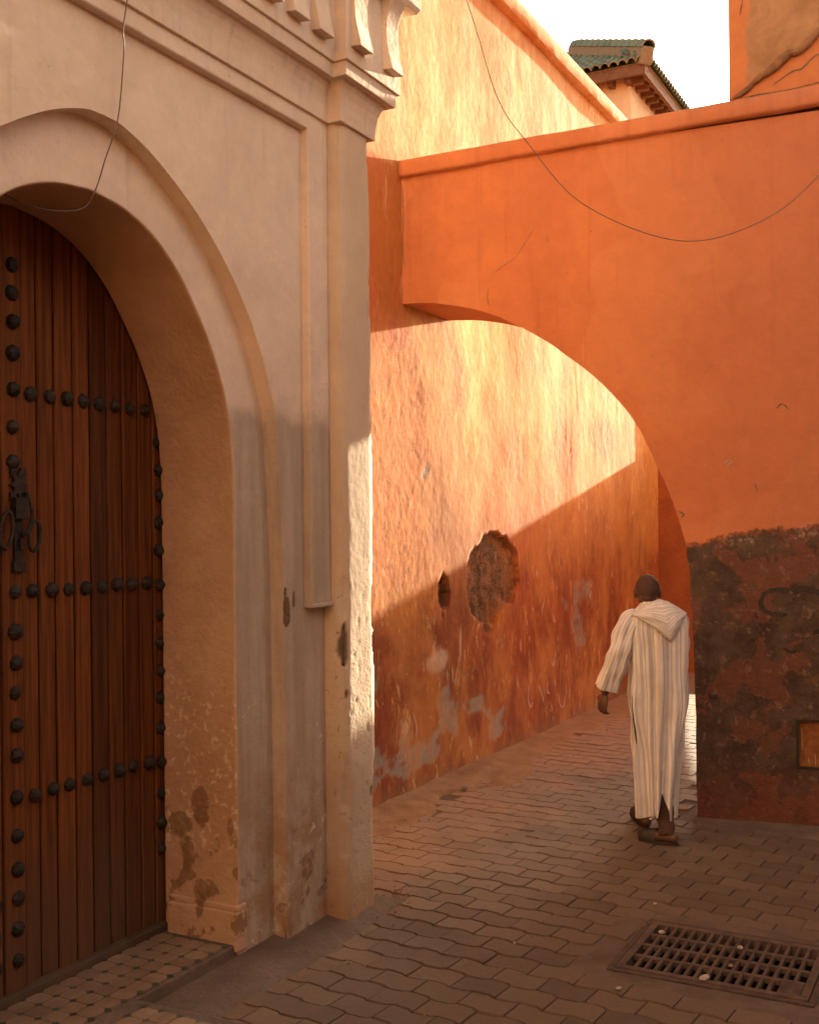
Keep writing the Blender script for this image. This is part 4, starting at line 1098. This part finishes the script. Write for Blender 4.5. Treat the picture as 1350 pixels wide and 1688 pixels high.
# ------------------------------------------------------------------ DRAIN GRATE and litter
gr = empty('drain_grate', ((GX0 + GX1) / 2, (GY0 + GY1) / 2, 0)); tag(gr, 'rusty cast iron drain grate with long slots set in the paving', 'drain grate')
off = Matrix.Translation(-Vector(gr.location))
def gpart(name, bm_, mat, bevel=.003):
    o = from_bm(name, bm_, mat, gr, bevel=bevel); o.matrix_parent_inverse = off; return o
b = bmesh.new()
e = .035
box(b, GX0, GX0 + e, GY0, GY1, -.05, .008); box(b, GX1 - e, GX1, GY0, GY1, -.05, .008)
box(b, GX0 + e, GX1 - e, GY0, GY0 + e, -.05, .008); box(b, GX0 + e, GX1 - e, GY1 - e, GY1, -.05, .008)
gpart('grate_frame', b, M_GRATE)
b = bmesh.new(); box(b, GX0 - .035, GX0 - .004, GY0 - .03, GY1 + .03, -.06, .004); box(b, GX1 + .004, GX1 + .035, GY0 - .03, GY1 + .03, -.06, .004)
box(b, GX0 - .004, GX1 + .004, GY1 + .004, GY1 + .035, -.06, .004); box(b, GX0 - .004, GX1 + .004, GY0 - .035, GY0 - .004, -.06, .004)
gpart('grate_rim', b, M_GRATE)
b = bmesh.new(); box(b, -.0095, .0095, GY0 * 0, .001, -.001, .001); b.free()
nb_ = 17; pitch = (GY1 - GY0 - 2 * e) / nb_
bmb = bmesh.new(); box(bmb, 0, GX1 - GX0 - 2 * e - .002, -.0085, .0085, -.020, .0065)
bmesh.ops.bevel(bmb, geom=[q for q in bmb.edges if abs(q.verts[0].co.x - q.verts[1].co.x) > .1 and q.verts[0].co.z > 0], offset=.004, segments=1, affect='EDGES')
bar = bpy.data.meshes.new('bar'); bmb.to_mesh(bar); bmb.free(); bar.materials.append(M_GRATE)
for k in range(1, nb_):
    o = link_mesh('bar', bar, None, gr); o.matrix_parent_inverse = off; o.location = (GX0 + e + .001, GY0 + e + k * pitch, 0)
lx_ = GX1 - GX0 - 2 * e
for k in range(1, 4):
    b = bmesh.new(); xm = GX0 + e + k * lx_ / 4
    box(b, xm - .013, xm + .013, GY0 + e + .001, GY1 - e - .001, -.018, .0072)
    gpart('cross_rib', b, M_GRATE, .003)
b = bmesh.new(); box(b, GX0 + e, GX0 + e + .16, GY0 + e + .002, GY0 + .13, -.03, .0062); gpart('blind_corner', b, M_GRATE)
# silt ring round the grate
Xg, Yg = np.meshgrid(np.linspace(GX0 - .28, GX1 + .28, 90), np.linspace(GY0 - .28, GY1 + .28, 100), indexing='ij')
din = np.maximum(np.maximum(GX0 - Xg, Xg - GX1), np.maximum(GY0 - Yg, Yg - GY1))
Zs = -0.003 + .006 * fbm(Xg * 5, Yg * 5, 101, 4) - .016 * sstep(.17, .24, din + .04 * fbm(Xg * 3, Yg * 3, 102, 3))
Q = grid_faces(*Xg.shape); cen = din.reshape(-1)[Q].min(1); Q = Q[cen > 0.012]
me = fast_mesh('silt', np.stack([Xg, Yg, Zs], -1).reshape(-1, 3), Q)
o = link_mesh('silt', me, M_CEMENT, smooth=True); tag(o, kind='stuff', label='silt and broken mortar packed around the drain grate')

def lump(name, loc, sx, sy, sz, mat, seed, label, cat, group=None):
    b_ = bmesh.new(); bmesh.ops.create_icosphere(b_, subdivisions=3, radius=1)
    for v in b_.verts:
        k = 1 + .35 * float(fbm(np.array(v.co.x * 1.6 + seed), np.array(v.co.y * 1.6 + v.co.z * 1.1), seed, 3)); v.co *= k
        v.co = Vector((v.co.x * sx, v.co.y * sy, v.co.z * sz)) * 0.78
    o_ = from_bm(name, b_, mat, None); o_.location = (loc[0], loc[1], loc[2] + sz * .7); o_.rotation_euler = (0, 0, seed)
    return tag(o_, label, cat, group)
lump('paper_scrap', (4.894, 1.159, .006), .042, .026, .010, M_PAPER, 3, 'largest white paper scrap, lying near the front edge of the drain grate', 'litter')
lump('paper_scrap', (5.346, 1.47, .006), .022, .018, .012, M_PAPER, 5, 'crumpled beige scrap on the far left corner of the drain grate', 'litter')
lump('paper_scrap', (5.320, 1.089, .006), .020, .016, .010, M_PAPER, 7, 'small beige scrap near the far edge of the drain grate', 'litter')
lump('leaf_scrap', (5.09, 1.085, .006), .016, .024, .006, M_CLAYEND, 8, 'small brown leaf in the middle of the drain grate', 'litter')
lump('pebble', (4.629, 1.461, .004), .020, .015, .007, M_PAPER, 9, 'flat pale pebble on the pavers left of the drain grate', 'pebble')
lump('pebble', (5.753, 1.613, .004), .014, .012, .007, M_PAPER, 10, 'pale pebble on the pavers beyond the drain grate', 'pebble')
lump('paper_scrap', (6.13, 3.09, .006), .035, .018, .004, M_CLAYEND, 11, 'flat tan scrap on the pavers between gate corner and alley wall', 'litter')
lump('pebble', (7.62, 3.60, .01), .035, .03, .022, M_PEBBLE, 12, 'dark stone at the foot of the orange alley wall', 'stone')
lump('pebble', (4.911, 2.063, .004), .010, .008, .006, M_PAPER, 13, 'tiny white pebble alone in the middle of the paving', 'pebble')
rr = random.Random(21)
gv, gf = [], []
for k in range(260):
    zone = rr.random()
    if zone < .45: p = (rr.gauss(5.22, .13), rr.gauss(2.90, .06), 0.006)
    elif zone < .8: p = (rr.uniform(5.3, 11), 3.62 - abs(rr.gauss(0, .22)), .008)
    else: p = (rr.uniform(3.6, 7), rr.uniform(.3, 2.8), .004)
    s_ = rr.uniform(.003, .009); b0 = len(gv)
    for q in ((1, 0, 0), (-1, 0, 0), (0, 1, 0), (0, -1, 0), (0, 0, .8), (0, 0, -.8)): gv.append((p[0] + q[0] * s_ * rr.uniform(.7, 1.2), p[1] + q[1] * s_ * rr.uniform(.7, 1.2), p[2] + q[2] * s_))
    for t in ((0, 2, 4), (2, 1, 4), (1, 3, 4), (3, 0, 4), (2, 0, 5), (1, 2, 5), (3, 1, 5), (0, 3, 5)): gf.append(tuple(b0 + i for i in t))
o = link_mesh('gravel', mesh_from('gravel', gv, gf), M_PEBBLE); tag(o, kind='stuff', label='loose grit and pebbles scattered over the pavers')

# ------------------------------------------------------------------ THE MAN
az = R(3.0)
hv = Vector((math.sin(az) * math.sin(TH) + math.cos(az) * math.cos(TH), -(math.sin(az) * math.cos(TH) - math.cos(az) * math.sin(TH)), 0))
man = empty('person', (7.016, 1.935, 0.004), math.atan2(hv.y, hv.x) - PI / 2)
tag(man, 'man in a pale striped hooded robe walking away towards the orange arch', 'person')
# local frame: x right, y forward, z up
def capsule(b_, p0, p1, r0, r1, seg=14):
    p0, p1 = Vector(p0), Vector(p1); n = max(2, int((p1 - p0).length / (min(r0, r1) * .5)) + 1)
    for i in range(n + 1):
        t = i / n; p = p0.lerp(p1, t); r = r0 + (r1 - r0) * t
        bmesh.ops.create_icosphere(b_, subdivisions=2, radius=r, matrix=Matrix.Translation(p))
def ell(b_, c, r, rot=None):
    mt = Matrix.Translation(c) @ (rot.to_4x4() if rot else Matrix.Identity(4)) @ Matrix.Diagonal((*r, 1))
    bmesh.ops.create_icosphere(b_, subdivisions=3, radius=1, matrix=mt)
b = bmesh.new()
ell(b, (0, .01, .93), (.135, .085, .13)); ell(b, (0, .01, 1.12), (.12, .075, .16)); ell(b, (0, .005, 1.30), (.145, .080, .16)); ell(b, (0, .0, 1.385), (.140, .060, .055))
HC = Vector((-.058, .03, 1.575))
capsule(b, (0, -.005, 1.40), (HC.x, .012, 1.53), .062, .056)
ell(b, HC + Vector((0, -.005, .018)), (.074, .094, .090)); ell(b, HC + Vector((0, .028, -.045)), (.055, .068, .062)); ell(b, HC + Vector((0, -.052, -.005)), (.060, .042, .062))
ell(b, HC + Vector((0, .070, -.090)), (.026, .022, .018)); capsule(b, HC + Vector((0, .088, .012)), HC + Vector((0, .108, -.030)), .009, .015)
ell(b, HC + Vector((0, .082, .030)), (.050, .014, .012)); ell(b, HC + Vector((0, .090, -.058)), (.024, .011, .006)); ell(b, HC + Vector((0, .088, -.068)), (.021, .011, .006))
for sx in (-1, 1):
    ell(b, HC + Vector((sx * .077, -.004, -.012)), (.009, .019, .032), Matrix.Rotation(sx * .35, 3, 'Z'))
    ell(b, HC + Vector((sx * .083, -.012, -.006)), (.006, .013, .024), Matrix.Rotation(sx * .5, 3, 'Z'))
    ell(b, HC + Vector((sx * .045, .066, -.025)), (.022, .018, .018))
arms = {'L': [(-.165, -.005, 1.395), (-.255, -.035, 1.15), (-.335, .015, .935)], 'R': [(.115, .01, 1.385), (.135, .07, 1.13), (.095, .25, 1.03)]}
for s_, (a0, a1, a2) in arms.items():
    capsule(b, a0, a1, .046, .040); capsule(b, a1, a2, .039, .028)
# hands: palm, four curled fingers of different lengths and a thumb
def hand(wr, d, side, nrm):
    d = Vector(d).normalized(); nrm = Vector(nrm).normalized(); acr = d.cross(nrm).normalized()      # acr: across the knuckles
    wr = Vector(wr); pc = wr + d * .052
    rot = Matrix((acr, d, nrm)).transposed()
    ell(b, pc, (.043, .052, .017), rot)
    for i, (ln, sp) in enumerate(((.074, .034), (.083, .0115), (.077, -.0110), (.062, -.033))):
        k0 = wr + d * .090 + acr * sp * side
        k1 = k0 + (d * .92 + nrm * .30).normalized() * ln * .45
        k2 = k1 + (d * .62 + nrm * .75).normalized() * ln * .33
        k3 = k2 + (d * .15 + nrm * .95).normalized() * ln * .25
        capsule(b, k0 - d * .02, k0, .0098, .0092); capsule(b, k0, k1, .0090, .0084); capsule(b, k1, k2, .0084, .0078); capsule(b, k2, k3, .0078, .0070)
    t0 = wr + d * .030 + acr * .030 * side; t1 = t0 + (d * .6 + acr * side * .65 + nrm * .35).normalized() * .038; t2 = t1 + (d * .85 + nrm * .5 + acr * side * .1).normalized() * .030
    capsule(b, t0, t1, .0125, .0108); capsule(b, t1, t2, .0105, .0085)
hand((-.338, .018, .925), (-.16, .10, -1), -1, (.75, .55, .1))
hand((.09, .26, 1.025), (-.35, .8, -.35), 1, (-.6, .1, -.6))
legs = {'L': [(-.060, 0, .90), (-.062, .13, .49), (-.062, .25, .085)], 'R': [(.040, 0, .90), (.010, -.03, .50), (.016, -.17, .085)]}
for s_, (a0, a1, a2) in legs.items():
    capsule(b, a0, a1, .070, .050); capsule(b, a1, a2, .048, .036)
def foot(c, yaw, pitch):
    mt = Matrix.Rotation(yaw, 3, 'Z') @ Matrix.Rotation(pitch, 3, 'X')
    for (y0, y1, r0, r1, z0, z1) in ((-.045, .06, .034, .036, .035, .036), (.06, .165, .038, .026, .034, .026)):
        capsule(b, Vector(c) + mt @ Vector((0, y0, z0)), Vector(c) + mt @ Vector((0, y1, z1)), r0, r1)
FR = ((.016, -.165, .012), R(58), 0.0); FL = ((-.060, .255, .016), R(14), R(8))
foot(*FR); foot(*FL)
me = bpy.data.meshes.new('body_raw'); b.to_mesh(me); b.free()
tmp = bpy.data.objects.new('body_raw', me); COL.objects.link(tmp)
rm = tmp.modifiers.new('r', 'REMESH'); rm.mode = 'VOXEL'; rm.voxel_size = 0.0042
smm = tmp.modifiers.new('s', 'SMOOTH'); smm.iterations = 3; smm.factor = .5
dg_ = bpy.context.evaluated_depsgraph_get(); dg_.update()
bodym = bpy.data.meshes.new_from_object(tmp.evaluated_get(dg_)); bodym.name = 'body'
bpy.data.objects.remove(tmp); bpy.data.meshes.remove(me)
bodym.materials.clear()
link_mesh('body', bodym, M_SKIN, man, smooth=True)
# cropped hair: a close cap
b = bmesh.new(); bmesh.ops.create_uvsphere(b, u_segments=40, v_segments=26, radius=1)
for v in list(b.verts):
    if v.co.z < -.48 or (v.co.y > .25 and v.co.z < .42) or (abs(v.co.x) > .80 and v.co.z < -.05 and v.co.y > -.2): b.verts.remove(v)
for v in b.verts: v.co *= 1 + .010 * float(fbm(np.array(v.co.x * 5 + 9), np.array(v.co.z * 5 + v.co.y * 4), 401, 3))
for v in b.verts: v.co = HC + Vector((v.co.x * .0775, v.co.y * .0995 - .007, v.co.z * .0935 + .018))
from_bm('hair', b, M_HAIR, man, smooth=True)
for sx in (-1, 1):
    b = bmesh.new(); bmesh.ops.create_uvsphere(b, u_segments=12, v_segments=8, radius=.011, matrix=Matrix.Translation(HC + Vector((sx * .031, .078, .010)))); from_bm('eye', b, M_EYE, man, smooth=True)
# trousers
for s_, (a0, a1, a2) in legs.items():
    pts = catmull([a0, Vector(a0).lerp(Vector(a1), .6), a1, Vector(a1).lerp(Vector(a2), .6), Vector(a2) + Vector((0, -.006, -.02))], 6); n = len(pts)
    r_ = [.060 + (.051 - .060) * i / (n - 1) for i in range(n)]
    o = link_mesh('trouser_leg', tube_mesh('trouser_leg', pts, r_, 20, False), M_TROUSER, man, smooth=True)
    for v in o.data.vertices:
        v.co.x += .006 * math.sin(v.co.z * 60 + v.co.y * 30) ; v.co.y += .006 * math.sin(v.co.z * 75 + 1)
# slippers
for (c, yaw, pitch) in (FR, FL):
    b = bmesh.new(); n = 26
    mt = Matrix.Translation(c) @ Matrix.Rotation(yaw, 4, 'Z') @ Matrix.Rotation(pitch, 4, 'X')
    outl = []
    for k in range(n):
        t = 2 * PI * k / n; y = .135 * math.sin(t); w_ = .040 + .008 * (y / .135) - .010 * max(0, -y / .135)
        outl.append((w_ * math.cos(t), y + .055))
    lo = [b.verts.new(mt @ Vector((x, y, -.010))) for x, y in outl]; hi = [b.verts.new(mt @ Vector((x, y, .010))) for x, y in outl]
    for i in range(n): b.faces.new((lo[i], lo[(i + 1) % n], hi[(i + 1) % n], hi[i]))
    b.faces.new(hi); b.faces.new(lo[::-1])
    # upper over the toes
    sec = [(.06, .044, .048), (.10, .046, .044), (.14, .044, .036), (.175, .030, .024), (.192, .010, .014)]
    prev = None
    for (y, w_, h_) in sec:
        ring = [b.verts.new(mt @ Vector((w_ * math.cos(a), y, .008 + (h_ + .026) * math.sin(a)))) for a in np.linspace(0, PI, 11)]
        if prev:
            for i in range(10): b.faces.new((prev[i], prev[i + 1], ring[i + 1], ring[i]))
        prev = ring
    b.faces.new(prev)
    from_bm('slipper', b, M_SHOE, man, smooth=False)

# robe: lofted sections with hanging folds; stripes run along it through the UV
SEC = np.array([(1.515, -.012, .012, .070, .068), (1.485, -.008, .0, .105, .080), (1.455, -.002, -.005, .150, .092), (1.42, 0, -.005, .188, .104), (1.36, 0, -.005, .198, .118), (1.25, .004, -.005, .190, .124), (1.10, .006, 0, .184, .130),
                (.95, .006, .005, .182, .138), (.80, .002, .01, .172, .148), (.62, -.004, .015, .152, .165), (.45, -.012, .02, .130, .190), (.30, -.020, .02, .116, .220), (.165, -.026, .02, .108, .240)])
NT, NZ = 220, 150
zz = np.linspace(0, 1, NZ); ztab = 1.515 - (1.515 - .165) * zz
def interp(col): return np.interp(-ztab, -SEC[:, 0], SEC[:, col])
from_sm = lambda a: np.convolve(np.pad(a, 4, 'edge'), np.ones(9) / 9, 'valid')
cx, cy, rx, ry = [from_sm(interp(k)) for k in (1, 2, 3, 4)]
th = np.linspace(0, 2 * PI, NT, endpoint=False)
TT, ZI = np.meshgrid(th, np.arange(NZ), indexing='ij'); Zr = ztab[ZI]
# two slits open in the cloth: the columns beside each part, and one strip of faces is left out
def part_at(a0, half):
    global TT
    i0 = int(a0 / (2 * PI) * NT); mid = (th[i0] + th[(i0 + 1) % NT]) / 2
    d = (TT - mid + PI) % (2 * PI) - PI
    TT = TT + np.sign(d) * half * np.clip(1 - np.abs(d) / 0.9, 0, 1)
    return i0
iB = part_at(4.80, 0.30 * np.clip((.31 - Zr) / .145, 0, 1))
iS = part_at(3.72, 0.030 * np.sin(PI * np.clip((Zr - .62) / .30, 0, 1)))
hdn = np.clip((1.45 - Zr) / 1.2, 0, 1)
sup = 2.35
ct, sn_ = np.cos(TT), np.sin(TT)
rr_ = (np.abs(ct) ** sup + np.abs(sn_) ** sup) ** (-1 / sup)
tw = TT + 0.34 * (1.2 - Zr) * sstep(1.3, .5, Zr) + 0.55 * (1.2 - Zr) * (np.sin(TT * 1.0 + 1.0) * .35)
f1 = np.sin(7 * tw + 0.8 * np.sin(Zr * 3.1) + .5); f2 = np.sin(13 * tw + 1.4 * Zr + 2.0); f3 = np.sin(4 * tw - 1.1 * Zr)
fold = (0.018 * np.sign(f1) * np.abs(f1) ** .7 + 0.009 * f2 + .013 * f3) * (0.20 + 1.15 * hdn)
fold += .008 * np.sin(5 * (Zr * 2.6 + TT * 1.1) + 1.5 * np.sin(TT * 2)) * sstep(1.30, .9, Zr) * sstep(.25, .6, Zr)
fold += 0.006 * fbm(tw * 2.2, Zr * 3.0, 201, 3)
# the deep pleat down the back, left of the middle
pl_ = (TT - (4.45 - .10 * (1.2 - Zr))); fold += -0.022 * np.exp(-(pl_ / .10) ** 2) * sstep(1.42, 1.1, Zr) + .018 * np.exp(-((pl_ - .22) / .13) ** 2) * sstep(1.42, 1.0, Zr)
Xr = cx[ZI] + (rx[ZI] * rr_ + fold) * ct; Yr = cy[ZI] + (ry[ZI] * rr_ + fold) * sn_
hemw = 0.018 * np.sin(3 * TT + .6) * sstep(.45, .165, Zr)
V = np.stack([Xr, Yr, Zr + hemw], -1).reshape(-1, 3)
fq = []
for i in range(NT):
    for j in range(NZ - 1):
        zc = ztab[j]
        if i == iB and zc < .31: continue
        if i == iS and .62 < zc < .92: continue
        i2 = (i + 1) % NT; fq.append((i * NZ + j, i2 * NZ + j, i2 * NZ + j + 1, i * NZ + j + 1))
fq = np.array(fq)
me = fast_mesh('robe', V, fq[:, ::-1])
def set_uv(me_, uvs):
    ul = me_.uv_layers.new(name='UVMap'); li = np.zeros(len(me_.loops), np.int32); me_.loops.foreach_get('vertex_index', li)
    ul.data.foreach_set('uv', np.asarray(uvs, np.float32)[li].ravel())
set_uv(me, np.stack([TT * 0.155, Zr], -1).reshape(-1, 2))
robe = link_mesh('robe', me, M_ROBE, man, smooth=True)
sd = robe.modifiers.new('thick', 'SOLIDIFY'); sd.thickness = .003; sd.offset = -1
# sleeves
def sleeve(pts, rads, seed):
    P = np.array([list(p) for p in catmull(pts, 12)]); n = len(P); rads = np.interp(np.linspace(0, 1, n), np.linspace(0, 1, len(rads)), rads)
    seg = 48; v = []; uv = []
    for i in range(n):
        t = Vector(P[min(i + 1, n - 1)] - P[max(0, i - 1)]).normalized(); a = t.cross(Vector((0, 1, 0))).normalized(); c_ = t.cross(a)
        for k in range(seg):
            q = 2 * PI * k / seg; fr = i / n
            d = .006 * math.sin(5 * q + 3 * fr + seed) + .008 * fr * math.sin(3 * q + seed) + .007 * math.sin(fr * 26 + 2.2 * math.sin(q + seed)) * (1 - abs(2 * fr - 1)) + .006 * math.sin(9 * q + 9 * fr)
            r = rads[i] + d
            v.append(Vector(P[i]) + a * r * math.cos(q) + c_ * r * math.sin(q) * .92); uv.append((q * .085, fr))
    f = []
    for i in range(n - 1):
        for k in range(seg): f.append((i * seg + k, i * seg + (k + 1) % seg, (i + 1) * seg + (k + 1) % seg, (i + 1) * seg + k))
    me_ = mesh_from('sleeve', v, f); set_uv(me_, uv)
    o_ = link_mesh('sleeve', me_, M_ROBE, man, smooth=True); s2 = o_.modifiers.new('thick', 'SOLIDIFY'); s2.thickness = .003; s2.offset = -1
    return o_
sleeve([(-.115, -.005, 1.425), (-.165, -.012, 1.385), (-.215, -.028, 1.28), (-.255, -.035, 1.16), (-.295, -.012, 1.05), (-.328, .010, .955)], [.050, .078, .080, .074, .070, .074], 1)
sleeve([(.10, -.0, 1.425), (.128, .01, 1.385), (.138, .035, 1.28), (.140, .07, 1.14), (.125, .15, 1.08), (.10, .22, 1.045)], [.045, .062, .062, .062, .064, .070], 2)
# hood lying on the back as a pointed flap
NU, NVv = 60, 40
U, W = np.meshgrid(np.linspace(-1, 1, NU), np.linspace(0, 1, NVv), indexing='ij')
topx = .176 * U - .003; topz = 1.532 - .100 * np.abs(U) ** 1.3 + .008 * U; topy = -.045 * (1 - np.abs(U) ** 1.6) - .02
tipx, tipz = .060, 1.268
e_ = np.abs(U)
botx = np.where(U < 0, -.180 * e_ + tipx * (1 - e_), .178 * e_ + tipx * (1 - e_))
botz = np.where(U < 0, 1.442 * e_ + tipz * (1 - e_) + .018 * np.sin(PI * e_), 1.440 * e_ + tipz * (1 - e_) + .006 * np.sin(PI * e_))
Xh = topx * (1 - W) + botx * W; Zh = topz * (1 - W) + botz * W
rxz = np.interp(-Zh, -SEC[:, 0], SEC[:, 3]); ryz = np.interp(-Zh, -SEC[:, 0], SEC[:, 4])
back = -ryz * np.clip(1 - np.abs(Xh / rxz) ** sup, 0, 1) ** (1 / sup)
bulge = .030 * np.sin(PI * np.clip(W, 0, 1)) ** .8 * (1 - e_ ** 2) + .024
Yh = np.minimum(back - bulge, topy * (1 - W) + (back - bulge) * W) + .006 * np.sin(W * 13 + U * 4) * W + .004 * fbm(U * 4, W * 5, 300, 3)
me = fast_mesh('hood', np.stack([Xh, Yh, Zh], -1).reshape(-1, 3), grid_faces(NU, NVv))
set_uv(me, np.stack([W * .26 + .03 * e_ + .012 * U, U], -1).reshape(-1, 2))
hood = link_mesh('hood', me, M_ROBE, man, smooth=True)
s3 = hood.modifiers.new('thick', 'SOLIDIFY'); s3.thickness = .012; s3.offset = 0
# turned collar closing the neck
pts = [(-.030 + .074 * math.cos(t), .006 + .074 * math.sin(t), 1.488 + .016 * -math.sin(t)) for t in np.linspace(0, 2 * PI, 33)]
me = tube_mesh('collar', pts, .014, 8, False); set_uv(me, [(v.co.x * .8, v.co.z) for v in me.vertices])
link_mesh('collar', me, M_ROBE, man, smooth=True)
